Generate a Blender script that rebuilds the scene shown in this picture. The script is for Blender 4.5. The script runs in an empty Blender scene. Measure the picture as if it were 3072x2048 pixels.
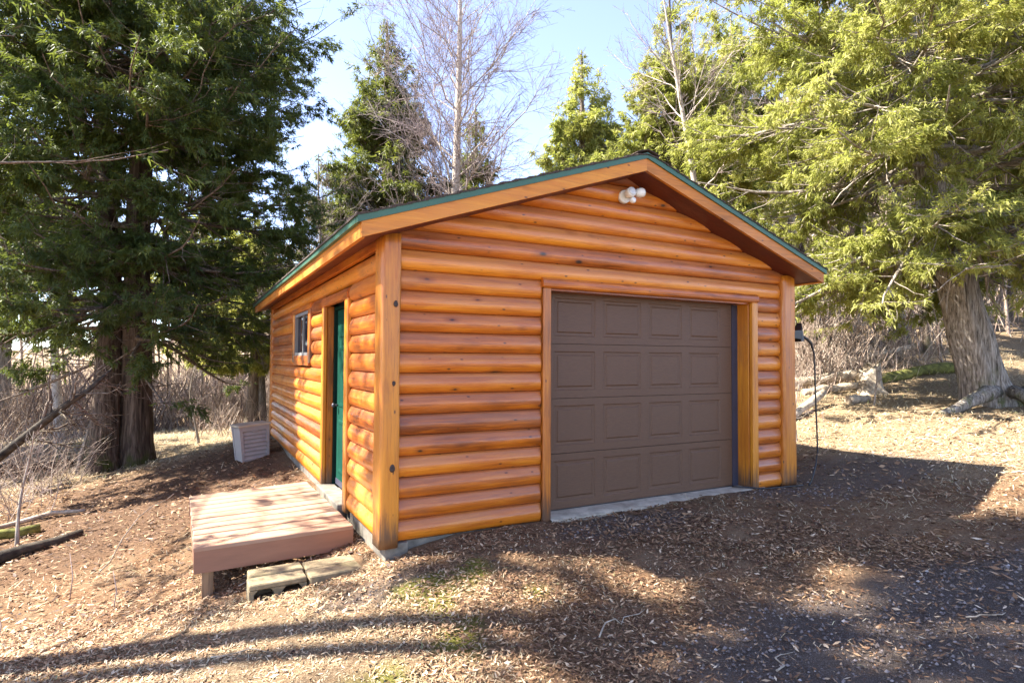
import bpy, math, random
import numpy as np
from mathutils import Vector, Matrix

SC = bpy.context.scene
COL = SC.collection
PI = math.pi

# ------------------------------------------------------------------ camera, sky, sun, exposure
cam_data = bpy.data.cameras.new("camera")
cam = bpy.data.objects.new("camera", cam_data)
COL.objects.link(cam)
SC.camera = cam
cam_data.sensor_width = 36.0
cam_data.lens = 20.813
cam_data.clip_start = 0.05
cam_data.clip_end = 2000.0
CAM = Vector((-1.5937, -5.0835, 1.5993))
yaw, pitch, roll = -0.49522, 0.030035, 0.0052014
_f = Vector((-math.sin(yaw) * math.cos(pitch), math.cos(yaw) * math.cos(pitch), math.sin(pitch)))
_r = Vector((math.cos(yaw), math.sin(yaw), 0))
_u = _r.cross(_f)
_r2 = _r * math.cos(roll) + _u * math.sin(roll)
_u2 = _u * math.cos(roll) - _r * math.sin(roll)
_m = Matrix((_r2, _u2, -_f)).transposed().to_4x4()
_m.translation = CAM
cam.matrix_world = _m

SUN_DIR = Vector((-1.0, 0.56, 1.29)).normalized()      # towards the sun
world = bpy.data.worlds.new("World")
SC.world = world
world.use_nodes = True
wn = world.node_tree
wn.nodes.clear()
sky = wn.nodes.new("ShaderNodeTexSky")
sky.sky_type = 'NISHITA'
sky.sun_disc = False
sky.sun_elevation = math.asin(SUN_DIR.z)
sky.sun_rotation = math.atan2(SUN_DIR.x, SUN_DIR.y)
sky.altitude = 1200
sky.air_density = 0.9
sky.dust_density = 0.25
sky.ozone_density = 2.5
bg = wn.nodes.new("ShaderNodeBackground")
bg.inputs["Strength"].default_value = 0.105
wo = wn.nodes.new("ShaderNodeOutputWorld")
hs = wn.nodes.new("ShaderNodeHueSaturation")
hs.inputs["Saturation"].default_value = 0.86
hs.inputs["Hue"].default_value = 0.512
wn.links.new(sky.outputs[0], hs.inputs["Color"])
wn.links.new(hs.outputs[0], bg.inputs[0])
wn.links.new(bg.outputs[0], wo.inputs[0])

sun_data = bpy.data.lights.new("sun", 'SUN')
sun_data.energy = 5.0
sun_data.angle = math.radians(0.6)
sun_data.color = (1.0, 0.93, 0.82)
sun = bpy.data.objects.new("sun", sun_data)
COL.objects.link(sun)
sun.rotation_euler = SUN_DIR.to_track_quat('Z', 'Y').to_euler()
sun.location = SUN_DIR * 60

SC.view_settings.view_transform = 'Standard'
SC.view_settings.look = 'None'
SC.view_settings.gamma = 1.0
SC.view_settings.use_curve_mapping = False
SC.view_settings.exposure = 2.5
SC.render.engine = 'CYCLES'
SC.cycles.max_bounces = 8
SC.cycles.diffuse_bounces = 4
SC.cycles.transparent_max_bounces = 8
SC.cycles.use_denoising = True

# ------------------------------------------------------------------ object helpers
W = {}


def tag(o, label=None, cat=None, group=None, kind=None):
    if label: o['label'] = label
    if cat: o['category'] = cat
    if group: o['group'] = group
    if kind: o['kind'] = kind
    return o


def empty(name, loc, label, cat, group=None):
    o = bpy.data.objects.new(name, None)
    COL.objects.link(o)
    o.location = loc
    o.empty_display_size = 0.2
    W[o.name] = Vector(loc)
    return tag(o, label, cat, group)


def link(o, parent, origin):
    COL.objects.link(o)
    W[o.name] = Vector(origin)
    if parent is not None:
        o.parent = parent
        o.location = Vector(origin) - W[parent.name]
    else:
        o.location = origin
    return o


def raw_mesh(name, V, F, mats, smooth=False, attrs=None, midx=None):
    """V (n,3) array, F (m,k) int array of tris or quads"""
    V = np.asarray(V, dtype=np.float32)
    F = np.asarray(F, dtype=np.int32)
    me = bpy.data.meshes.new(name)
    n, (m, k) = len(V), F.shape
    me.vertices.add(n)
    me.vertices.foreach_set("co", V.ravel())
    me.loops.add(m * k)
    me.loops.foreach_set("vertex_index", F.ravel())
    me.polygons.add(m)
    me.polygons.foreach_set("loop_start", np.arange(0, m * k, k, dtype=np.int32))
    try:
        me.polygons.foreach_set("loop_total", np.full(m, k, dtype=np.int32))
    except Exception:
        pass
    me.polygons.foreach_set("use_smooth", np.full(m, smooth, dtype=bool))
    for mt in (mats if isinstance(mats, (list, tuple)) else [mats]):
        me.materials.append(mt)
    if midx is not None:
        me.polygons.foreach_set("material_index", np.asarray(midx, dtype=np.int32))
    me.update(calc_edges=True)
    for nm, a in (attrs or {}).items():
        at = me.attributes.new(nm, 'FLOAT', 'POINT')
        at.data.foreach_set("value", np.asarray(a, dtype=np.float32))
    return me


def bulk(name, V, F, mats, parent=None, origin=(0, 0, 0), **kw):
    V = np.asarray(V, dtype=np.float64) - np.array(origin)
    return link(bpy.data.objects.new(name, raw_mesh(name, V, F, mats, **kw)), parent, origin)


class MB:
    """collects small shapes in world coordinates and links them as one mesh"""

    def __init__(s):
        s.v, s.f, s.sm, s.mi = [], [], [], []

    def add(s, V, F, smooth=False, mi=0):
        o = len(s.v)
        s.v += [tuple(map(float, p)) for p in V]
        for q in F:
            s.f.append([i + o for i in q])
            s.sm.append(smooth)
            s.mi.append(mi)
        return s

    def box(s, a, b, mi=0, bev=0.0):
        x0, y0, z0 = [min(p, q) for p, q in zip(a, b)]
        x1, y1, z1 = [max(p, q) for p, q in zip(a, b)]
        if bev <= 0:
            V = [(x0, y0, z0), (x1, y0, z0), (x1, y1, z0), (x0, y1, z0), (x0, y0, z1), (x1, y0, z1), (x1, y1, z1), (x0, y1, z1)]
            return s.add(V, [(0, 3, 2, 1), (4, 5, 6, 7), (0, 1, 5, 4), (1, 2, 6, 5), (2, 3, 7, 6), (3, 0, 4, 7)], mi=mi)
        import bmesh
        bm = bmesh.new()
        bmesh.ops.create_cube(bm, size=1)
        for v in bm.verts:
            v.co = Vector(((v.co.x + .5) * (x1 - x0) + x0, (v.co.y + .5) * (y1 - y0) + y0, (v.co.z + .5) * (z1 - z0) + z0))
        bmesh.ops.bevel(bm, geom=bm.edges[:], offset=min(bev, .45 * min(x1 - x0, y1 - y0, z1 - z0)), segments=1, affect='EDGES')
        bm.verts.index_update()
        s.add([v.co[:] for v in bm.verts], [[v.index for v in f.verts] for f in bm.faces], mi=mi)
        bm.free()
        return s

    def hexa(s, P, mi=0):
        """8 corners: bottom ring 0-3 (ccw), top ring 4-7"""
        return s.add(P, [(0, 3, 2, 1), (4, 5, 6, 7), (0, 1, 5, 4), (1, 2, 6, 5), (2, 3, 7, 6), (3, 0, 4, 7)], mi=mi)

    def tube(s, pts, rad, sides=8, mi=0, cap=True):
        P = np.array(pts, float)[None]
        R = np.array(rad if hasattr(rad, '__len__') else [rad] * len(pts), float)[None]
        V, F = tubes(P, R, sides)
        n = len(pts)
        s.add(V, F.tolist(), smooth=True, mi=mi)
        if cap:
            o = len(s.v) - n * sides
            s.f.append([o + i for i in range(sides)][::-1]); s.sm.append(False); s.mi.append(mi)
            s.f.append([o + (n - 1) * sides + i for i in range(sides)]); s.sm.append(False); s.mi.append(mi)
        return s

    def build(s, name, mats, parent=None, origin=None):
        V = np.array(s.v)
        if origin is None:
            lo, hi = V.min(0), V.max(0)
            origin = ((lo[0] + hi[0]) / 2, (lo[1] + hi[1]) / 2, lo[2])
        me = bpy.data.meshes.new(name)
        me.from_pydata((V - np.array(origin)).tolist(), [], s.f)
        me.polygons.foreach_set("use_smooth", s.sm)
        for mt in (mats if isinstance(mats, (list, tuple)) else [mats]):
            me.materials.append(mt)
        me.polygons.foreach_set("material_index", s.mi)
        me.update()
        return link(bpy.data.objects.new(name, me), parent, origin)


def nrm(a):
    return a / (np.linalg.norm(a, axis=-1, keepdims=True) + 1e-9)


def tubes(P, R, sides, ridge=None):
    """P (K,n,3) paths, R (K,n) radii -> verts, quads"""
    K, n, _ = P.shape
    T = nrm(np.gradient(P, axis=1))
    ref = np.where(np.abs(T[..., 2:3]) < .9, np.array([0, 0, 1.]), np.array([1., 0, 0]))
    U = nrm(np.cross(T, ref))
    Vv = np.cross(T, U)
    a = np.arange(sides) * 2 * PI / sides
    Rr = R[..., None] * np.ones(sides)
    if ridge is not None:
        Rr = Rr * ridge
    ring = P[:, :, None, :] + Rr[..., None] * (np.cos(a)[None, None, :, None] * U[:, :, None, :] + np.sin(a)[None, None, :, None] * Vv[:, :, None, :])
    V = ring.reshape(-1, 3)
    k = np.arange(K)[:, None, None] * n * sides
    i = np.arange(n - 1)[None, :, None] * sides
    j = np.arange(sides)[None, None, :]
    j2 = (j + 1) % sides
    F = np.stack([k + i + j, k + i + j2, k + i + sides + j2, k + i + sides + j], -1).reshape(-1, 4)
    return V, F


# ------------------------------------------------------------------ materials
def new_mat(name):
    m = bpy.data.materials.new(name)
    m.use_nodes = True
    nt = m.node_tree
    nt.nodes.clear()
    out = nt.nodes.new("ShaderNodeOutputMaterial")
    return m, nt, out


def nd(nt, t, ins=None, **props):
    n = nt.nodes.new("ShaderNode" + t)
    for k, v in props.items():
        setattr(n, k, v)
    for k, v in (ins or {}).items():
        if isinstance(v, bpy.types.NodeSocket):
            nt.links.new(v, n.inputs[k])
        else:
            n.inputs[k].default_value = v
    return n


def ramp(nt, fac, stops, interp='LINEAR'):
    n = nt.nodes.new("ShaderNodeValToRGB")
    n.color_ramp.interpolation = interp
    cr = n.color_ramp
    while len(cr.elements) > len(stops):
        cr.elements.remove(cr.elements[-1])
    while len(cr.elements) < len(stops):
        cr.elements.new(0.5)
    for e, (p, c) in zip(cr.elements, stops):
        e.position = p
        e.color = (c[0], c[1], c[2], 1) if hasattr(c, '__len__') else (c, c, c, 1)
    nt.links.new(fac, n.inputs[0])
    return n.outputs[0]


def mixc(nt, fac, a, b, mode='MIX'):
    n = nt.nodes.new("ShaderNodeMix")
    n.data_type = 'RGBA'
    n.blend_type = mode
    for idx, v in ((0, fac), (6, a), (7, b)):
        if isinstance(v, bpy.types.NodeSocket):
            nt.links.new(v, n.inputs[idx])
        else:
            n.inputs[idx].default_value = v if idx == 0 else (v[0], v[1], v[2], 1)
    return n.outputs[2]


def math_(nt, op, a, b=None, clamp=False):
    n = nt.nodes.new("ShaderNodeMath")
    n.operation = op
    n.use_clamp = clamp
    for i, v in enumerate((a, b)):
        if v is None: continue
        if isinstance(v, bpy.types.NodeSocket):
            nt.links.new(v, n.inputs[i])
        else:
            n.inputs[i].default_value = v
    return n.outputs[0]


def coords(nt, scale=(1, 1, 1), rand=True, kind="Object"):
    tc = nd(nt, "TexCoord")
    v = tc.outputs[kind]
    if rand:
        oi = nd(nt, "ObjectInfo")
        off = nd(nt, "VectorMath", {0: (37.0, 91.0, 53.0)}, operation='SCALE')
        nt.links.new(oi.outputs["Random"], off.inputs["Scale"])
        ad = nd(nt, "VectorMath", {0: v, 1: off.outputs[0]}, operation='ADD')
        v = ad.outputs[0]
    mp = nd(nt, "Mapping", {"Vector": v, "Scale": scale})
    return mp.outputs[0]


def noise(nt, vec, scale, detail=4, rough=.55, dist=0.0):
    return nd(nt, "TexNoise", {"Vector": vec, "Scale": scale, "Detail": detail, "Roughness": rough, "Distortion": dist}).outputs[0]


def stain_wood(name, axis, dark=(.19, .040, .003), mid=(.50, .126, .006), light=(.70, .235, .014), coat=.38, knots=True, rough=.42, low=False, wear_sky_tint=False):
    """varnished orange pine, grain along the given axis"""
    m, nt, out = new_mat(name)
    sc = {'x': (1, 14, 14), 'y': (14, 1, 14), 'z': (14, 14, 1)}[axis]
    sk = {'x': (1, 2.2, 2.2), 'y': (2.2, 1, 2.2), 'z': (2.2, 2.2, 1)}[axis]
    v = coords(nt, sc)
    g = noise(nt, v, 2.2, 6, .62, .6)
    vb = coords(nt, sk)
    b = noise(nt, vb, 1.1, 3, .5)
    oi = nd(nt, "ObjectInfo")
    s = math_(nt, 'ADD', math_(nt, 'MULTIPLY', g, .62), math_(nt, 'MULTIPLY', b, .45))
    s = math_(nt, 'ADD', s, math_(nt, 'MULTIPLY', math_(nt, 'SUBTRACT', oi.outputs["Random"], .5), .32))
    c = ramp(nt, s, [(.30, dark), (.50, mid), (.72, light)])
    fine = noise(nt, coords(nt, {'x': (1, 60, 60), 'y': (60, 1, 60), 'z': (60, 60, 1)}[axis]), 2.0, 3, .7, .3)
    c = mixc(nt, ramp(nt, fine, [(.30, .55), (.46, 0.0)]), c, dark)
    if wear_sky_tint:                                    # upper half of each log: rain wear plus sky reflection painted in
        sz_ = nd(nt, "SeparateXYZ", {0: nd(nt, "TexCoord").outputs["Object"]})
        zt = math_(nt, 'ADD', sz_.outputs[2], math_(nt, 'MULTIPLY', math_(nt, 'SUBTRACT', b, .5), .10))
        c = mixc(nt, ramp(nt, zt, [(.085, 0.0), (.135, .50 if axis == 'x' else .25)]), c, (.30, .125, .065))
    # blueish grey weathered patches
    w = noise(nt, coords(nt, sk), .9, 5, .65)
    wf = ramp(nt, w, [(.56, 0.0), (.72, .5)])
    c = mixc(nt, wf, c, (.17, .075, .04))
    if knots:
        kv = coords(nt, sk)
        vo = nd(nt, "TexVoronoi", {"Vector": kv, "Scale": 2.6, "Randomness": 1.0})
        sel = nd(nt, "SeparateColor", {0: vo.outputs["Color"]})
        has = math_(nt, 'GREATER_THAN', sel.outputs[0], .42)
        sz = math_(nt, 'ADD', math_(nt, 'MULTIPLY', math_(nt, 'MULTIPLY', sel.outputs[1], sel.outputs[2]), .13), .058)
        dist = math_(nt, 'DIVIDE', vo.outputs["Distance"], sz)
        kf = math_(nt, 'MULTIPLY', ramp(nt, dist, [(.45, 1.0), (1.0, 0.0)]), has)
        halo = math_(nt, 'MULTIPLY', ramp(nt, math_(nt, 'DIVIDE', dist, 2.6), [(.3, .55), (1.0, 0.0)]), has)
        c = mixc(nt, halo, c, dark)
        c = mixc(nt, kf, c, (.035, .014, .008))
    if low:                                       # splash dirt at the foot
        sp = nd(nt, "SeparateXYZ", {0: nd(nt, "TexCoord").outputs["Object"]})
        zz = math_(nt, 'ADD', sp.outputs[2], math_(nt, 'MULTIPLY', math_(nt, 'SUBTRACT', g, .5), .5))
        c = mixc(nt, ramp(nt, zz, [(.08, .85), (.32, 0.0)]), c, (.065, .040, .026))
    if knots:                                      # small pin knots
        v2 = nd(nt, "TexVoronoi", {"Vector": coords(nt, sk), "Scale": 6.5, "Randomness": 1.0})
        s2 = nd(nt, "SeparateColor", {0: v2.outputs["Color"]})
        k2 = math_(nt, 'MULTIPLY', ramp(nt, v2.outputs["Distance"], [(.075, .9), (.15, 0.0)]), math_(nt, 'GREATER_THAN', s2.outputs[0], .55))
        c = mixc(nt, k2, c, (.045, .014, .006))
    h = math_(nt, 'ADD', math_(nt, 'MULTIPLY', g, .5), math_(nt, 'MULTIPLY', noise(nt, coords(nt, sk), 9, 3), .5))
    bp = nd(nt, "Bump", {"Height": h, "Strength": .4, "Distance": .012})
    rr = ramp(nt, w, [(.3, rough - .1), (.75, rough + .2)])
    p = nd(nt, "BsdfPrincipled", {"Base Color": c, "Roughness": rr, "Normal": bp.outputs[0], "Coat Weight": coat, "Coat Roughness": .22})
    nt.links.new(p.outputs[0], out.inputs[0])
    return m


def plain(name, col, rough=.5, metal=0.0, var=.12, scale=6.0, bump=.1, stretch=(1, 1, 1), coat=0.0, dirt=None, spec=.5):
    m, nt, out = new_mat(name)
    v = coords(nt, stretch)
    n = noise(nt, v, scale, 6, .6)
    lo = [max(0, x * (1 - var)) for x in col]
    hi = [min(1, x * (1 + var)) for x in col]
    c = ramp(nt, n, [(.35, lo), (.65, hi)])
    if dirt:
        d = noise(nt, coords(nt, (1, 1, 1)), 2.3, 6, .7)
        c = mixc(nt, ramp(nt, d, [(.5, 0.0), (.72, .75)]), c, dirt)
    bp = nd(nt, "Bump", {"Height": n, "Strength": bump, "Distance": .01})
    p = nd(nt, "BsdfPrincipled", {"Base Color": c, "Roughness": rough, "Metallic": metal, "Normal": bp.outputs[0], "Coat Weight": coat, "Specular IOR Level": spec, "IOR": 1.5 if spec > .1 else 1.1})
    nt.links.new(p.outputs[0], out.inputs[0])
    return m


def bark(name, c0, c1, c2, stretch=(9, 9, 1.1), scale=2.0, bump=.8, moss=None, rings=None):
    m, nt, out = new_mat(name)
    v = coords(nt, stretch)
    n = noise(nt, v, scale, 7, .65, .4)
    c = ramp(nt, n, [(.32, c0), (.5, c1), (.68, c2)])
    if rings:
        rv = noise(nt, coords(nt, (1.5, 1.5, 14)), 2.5, 5, .6)
        c = mixc(nt, ramp(nt, rv, [(.58, 0.0), (.66, .85)]), c, rings)
    if moss:
        mv = noise(nt, coords(nt, (1, 1, 1), False), 2.4, 5, .7)
        tc = nd(nt, "TexCoord")
        sp = nd(nt, "SeparateXYZ", {0: tc.outputs["Object"]})
        low = ramp(nt, sp.outputs[2], [(.1, 1.0), (.95, 0.0)])
        mf = math_(nt, 'MULTIPLY', ramp(nt, mv, [(.47, 0.0), (.6, .9)]), low)
        c = mixc(nt, mf, c, moss)
    bp = nd(nt, "Bump", {"Height": n, "Strength": bump, "Distance": .03})
    p = nd(nt, "BsdfPrincipled", {"Base Color": c, "Roughness": .88, "Normal": bp.outputs[0], "Specular IOR Level": .2})
    nt.links.new(p.outputs[0], out.inputs[0])
    return m


def leafy(name, stops, trans=.35, rough=.6):
    m, nt, out = new_mat(name)
    at = nd(nt, "Attribute", attribute_name="tint")
    oi = nd(nt, "ObjectInfo")
    s = math_(nt, 'ADD', at.outputs["Fac"], math_(nt, 'MULTIPLY', math_(nt, 'SUBTRACT', oi.outputs["Random"], .5), .1))
    c = ramp(nt, s, stops)
    p = nd(nt, "BsdfPrincipled", {"Base Color": c, "Roughness": rough, "Specular IOR Level": .35})
    if trans > 0:
        t = nd(nt, "BsdfTranslucent", {"Color": mixc(nt, .5, c, (.34, .40, .05), 'MIX') if trans > .2 else c})
        mx = nd(nt, "MixShader", {0: trans, 1: p.outputs[0], 2: t.outputs[0]})
        nt.links.new(mx.outputs[0], out.inputs[0])
    else:
        nt.links.new(p.outputs[0], out.inputs[0])
    return m


M = {}
for ax in 'xyz':
    M['stain_' + ax] = stain_wood('stained_pine_' + ax, ax, wear_sky_tint=ax in 'xy')
M['fascia_x'] = stain_wood('fascia_pine_x', 'x', dark=(.32, .105, .006), mid=(.54, .180, .012), light=(.66, .26, .022), coat=.12, rough=.6)
M['fascia_y'] = stain_wood('fascia_pine_y', 'y', dark=(.32, .105, .006), mid=(.54, .180, .012), light=(.66, .26, .022), coat=.12, rough=.6)
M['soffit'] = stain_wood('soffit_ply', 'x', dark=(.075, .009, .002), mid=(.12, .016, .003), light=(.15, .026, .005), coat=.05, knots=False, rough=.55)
M['post'] = stain_wood('post_pine', 'z', dark=(.17, .045, .004), mid=(.43, .125, .008), light=(.60, .22, .014), coat=.25, low=True)
M['green_metal'] = plain('green_drip_edge', (.035, .105, .068), .5, .0, .1, 3, .03)
M['green_paint'] = plain('dark_green_paint', (.010, .048, .034), .7, 0, .15, 3, .03, spec=.08)
M['green_frame'] = plain('green_frame_paint', (.008, .022, .018), .8, 0, .15, 3, .03, spec=.08)
M['door_brown'] = plain('brown_steel_door', (.108, .051, .024), .55, 0, .2, 16, .3, stretch=(1, 4, 14))
M['seal'] = plain('door_side_seal', (.035, .035, .055), .5)
M['concrete'] = plain('concrete', (.165, .145, .115), .9, 0, .35, 9, .6, dirt=(.09, .07, .05))
M['apron'] = plain('worn_concrete_apron', (.42, .36, .27), .9, 0, .25, 9, .5, dirt=(.17, .12, .08))
M['shingle'] = plain('asphalt_shingle', (.055, .038, .030), .95, 0, .5, 60, .8)
M['deck'] = plain('deck_boards_paint', (.31, .195, .13), .62, 0, .12, 4, .12, stretch=(1, 9, 9), dirt=(.35, .17, .10))
M['deck_rim'] = plain('deck_rim_paint', (.25, .118, .070), .55, 0, .07, 4, .08, stretch=(1, 6, 6))
M['lumber'] = plain('bare_post_lumber', (.23, .14, .075), .85, 0, .3, 3, .4, stretch=(12, 12, 1))
M['block'] = plain('mossy_concrete_block', (.20, .155, .09), .95, 0, .3, 14, .6, dirt=(.13, .11, .045))
M['vinyl'] = plain('white_vinyl', (.20, .195, .19), .6, 0, .03)
M['white_plastic'] = plain('white_plastic', (.78, .77, .72), .35, 0, .03)
M['grey_plastic'] = plain('lamp_glass_ribbed', (.55, .56, .56), .2, 0, .05, coat=.5)
M['knot'] = plain('dark_pine_knot', (.03, .014, .009), .6, 0, .5, 30, .6)
M['black'] = plain('black_plastic', (.018, .018, .02), .4, 0, .1)
M['bin'] = plain('grey_resin_bin', (.30, .285, .28), .55, 0, .08, 3, .05, dirt=(.22, .19, .20))
M['bin_lid'] = plain('bin_lid_resin', (.42, .36, .27), .6, 0, .2, 3, .1, dirt=(.30, .17, .07), stretch=(1, 4, 4))
M['dark_in'] = plain('dark_interior', (.02, .018, .016), .9)
m, nt, out = new_mat('window_glass')
p = nd(nt, "BsdfPrincipled", {"Base Color": (.012, .012, .02, 1), "Roughness": .02, "IOR": 1.09})
nt.links.new(p.outputs[0], out.inputs[0])
M['glass'] = m
M['cedar_bark'] = bark('cedar_bark', (.045, .030, .022), (.15, .115, .09), (.27, .22, .18), moss=(.07, .09, .015))
M['cedar_bark_dark'] = bark('dark_cedar_bark', (.018, .012, .009), (.075, .052, .038), (.16, .12, .09), stretch=(10, 10, .8), moss=(.05, .065, .010))
M['cedar_bark_grey'] = bark('grey_cedar_bark', (.035, .028, .022), (.22, .19, .16), (.42, .38, .34), stretch=(9, 9, .9), scale=3.2, bump=1.0, moss=(.09, .11, .02))
M['birch_bark'] = bark('birch_bark', (.16, .12, .10), (.42, .36, .31), (.55, .49, .44), stretch=(4, 4, 3), scale=3, bump=.3, rings=(.10, .07, .055))
M['twig'] = bark('twig_bark', (.13, .10, .09), (.27, .21, .20), (.40, .34, .32), stretch=(3, 3, 3), bump=.1)
M['grey_wood'] = bark('grey_trunk_bark', (.10, .08, .06), (.26, .22, .18), (.40, .35, .30), stretch=(7, 7, 1.2), bump=.5)
M['dead_wood'] = bark('bleached_dead_wood', (.16, .12, .08), (.34, .28, .21), (.50, .43, .34), stretch=(5, 5, 5), bump=.5)
M['moss_log'] = bark('mossy_log_bark', (.04, .035, .015), (.12, .12, .03), (.22, .22, .06), stretch=(4, 4, 4), bump=.6)
M['dark_log'] = bark('dark_log_bark', (.015, .012, .01), (.05, .04, .03), (.09, .075, .055), stretch=(4, 4, 4), bump=.6)
M['leaf_dark'] = leafy('cedar_foliage_dark', [(.0, (.020, .042, .018)), (.42, (.048, .078, .022)), (.7, (.085, .115, .022)), (.93, (.12, .13, .020)), (1.0, (.15, .09, .02))], .30)
M['leaf_lime'] = leafy('cedar_foliage_lime', [(.0, (.10, .11, .03)), (.35, (.26, .265, .065)), (.7, (.43, .41, .12)), (1.0, (.55, .44, .14))], .5)
M['leaf_olive'] = leafy('cedar_foliage_olive', [(.0, (.035, .055, .016)), (.5, (.11, .120, .026)), (.85, (.20, .185, .036)), (1.0, (.24, .15, .04))], .30)
M['litter'] = leafy('leaf_litter', [(.0, (.045, .024, .016)), (.3, (.15, .075, .038)), (.55, (.29, .165, .082)), (.8, (.46, .31, .18)), (1.0, (.64, .50, .34))], .0, .7)
M['straw'] = leafy('dry_grass', [(.0, (.16, .12, .07)), (.5, (.42, .34, .21)), (.9, (.60, .52, .36)), (1.0, (.24, .27, .08))], .15, .6)
M['pebble'] = leafy('gravel_stone', [(.0, (.065, .050, .044)), (.5, (.17, .135, .118)), (.85, (.29, .245, .225)), (1.0, (.48, .45, .43))], .0, .85)
M['brush'] = leafy('bare_brush_twigs', [(.0, (.12, .08, .065)), (.5, (.32, .24, .19)), (1.0, (.58, .49, .40))], .0, .8)


# ------------------------------------------------------------------ terrain
CP = np.array([
    (-.15, -.05, -.14), (.25, -.1, -.07), (.6, -.1, -.025), (1.1, -.1, -.012), (1.5, -.12, -.01), (3, -.2, .0), (4.5, -.1, .02), (5.3, 0, -.01), (5.3, -1.9, .07), (7.3, -1.4, .26), (7.4, .8, .17),
    (-.2, 1.2, -.14), (-.2, 3.5, -.11), (-.2, 6.5, -.06), (-.2, 8.5, -.08), (-1.5, .66, -.46), (-1.15, .1, -.33), (-.3, .1, -.22), (-1.6, 2.7, -.42), (-.7, 6.3, -.2),
    (-3, 9.5, -.75), (-2.4, 2.2, -.62), (-3.5, 4.5, -.72), (-5.1, 12.8, -.85), (-4.5, 16, -.9), (-1.3, 17.6, -.85), (.8, 22, -1.1), (-4, 30, -1.4), (-10, 33, -1.3), (-12, 8, -1.1),
    (0, -2, -.28), (-1.6, -5, -.42), (3, -4, -.12), (6, -4, .1), (-4, -1.5, -.6), (-3, .2, -.6), (1.5, -1.8, -.14), (-9, -4, -.9), (3, 12, -.4), (2.5, 4, -.1), (6, 9, .1),
    (10.2, 3.4, .68), (12.4, 3.3, .9), (14.2, 5.7, 1.5), (16.7, 7.7, 2.35), (18.4, 11.4, 2.8), (24, 11, 3.6), (12.6, .9, .76), (13.3, .0, .72), (23, 4.3, 2.0), (42, 16.5, 6.2),
    (54, 16, 7.8), (48, 30, 8.4), (30, 28, 4.6), (12, 22, 1.0), (10, 40, 1.5), (-5, 60, -1.5), (-40, 40, -2), (-50, 0, -2), (-30, -40, -2), (0, -40, -1), (30, -30, 1), (60, -10, 5),
    (90, 20, 13), (80, 70, 16), (20, 90, 5), (-40, 100, -1), (-110, 40, -2), (140, 0, 14), (140, 90, 22), (60, 140, 14), (-60, 150, 0), (-120, -100, -3), (100, -100, 5), (150, 150, 22), (-150, 150, 0)])


def _tps(r2):
    return np.where(r2 > 0, r2 * np.log(r2 + 1e-12) * .5, 0)


_S = 10.0
_xy = CP[:, :2] / _S
_A = np.zeros((len(CP) + 3,) * 2)
_d2 = ((_xy[:, None] - _xy[None]) ** 2).sum(-1)
_A[:-3, :-3] = _tps(_d2) + np.eye(len(CP)) * 2e-4
_A[:-3, -3:] = np.c_[np.ones(len(CP)), _xy]
_A[-3:, :-3] = _A[:-3, -3:].T
_w = np.linalg.solve(_A, np.r_[CP[:, 2], 0, 0, 0])


def H(x, y):
    x = np.asarray(x, float); y = np.asarray(y, float)
    q = np.stack([x.ravel(), y.ravel()], -1) / _S
    o = np.empty(len(q))
    for i in range(0, len(q), 20000):
        s = q[i:i + 20000]
        d2 = ((s[:, None] - _xy[None]) ** 2).sum(-1)
        o[i:i + 20000] = _tps(d2) @ _w[:-3] + _w[-3] + s @ _w[-2:]
    o = o.reshape(x.shape)
    o = o + .012 * np.sin(x * 2.3 + 1.3 * np.sin(y * 1.7)) * np.cos(y * 2.9 + np.sin(x * 1.1))
    dd = np.hypot(np.maximum(np.maximum(0 - x, x - 5.3), 0), np.maximum(np.maximum(.2 - y, y - 8.3), 0))
    inside = (x > .05) & (x < 5.15) & (y > .25) & (y < 8.2)
    return np.where(inside, np.minimum(o, -.12), o)


def h1(x, y):
    return float(H(np.array([x]), np.array([y]))[0])


def vnoise(x, y, seed=0, s=1.0):
    """cheap smooth value noise, 0..1"""
    rs = np.random.RandomState(seed)
    g = rs.rand(64, 64)
    u, v = np.asarray(x) * s, np.asarray(y) * s
    i, j = np.floor(u).astype(int), np.floor(v).astype(int)
    a, b = u - i, v - j
    a, b = a * a * (3 - 2 * a), b * b * (3 - 2 * b)
    f = lambda p, q: g[p % 64, q % 64]
    return (f(i, j) * (1 - a) + f(i + 1, j) * a) * (1 - b) + (f(i, j + 1) * (1 - a) + f(i + 1, j + 1) * a) * b


def sstep(a, b, t):
    t = np.clip((t - a) / (b - a), 0, 1)
    return t * t * (3 - 2 * t)


MOSS = [(.02, -.85, .34), (-.02, -1.42, .22), (.38, -.72, .2), (-.62, -1.75, .25), (.75, -1.2, .13), (-.2, -2.2, .2)]


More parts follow.
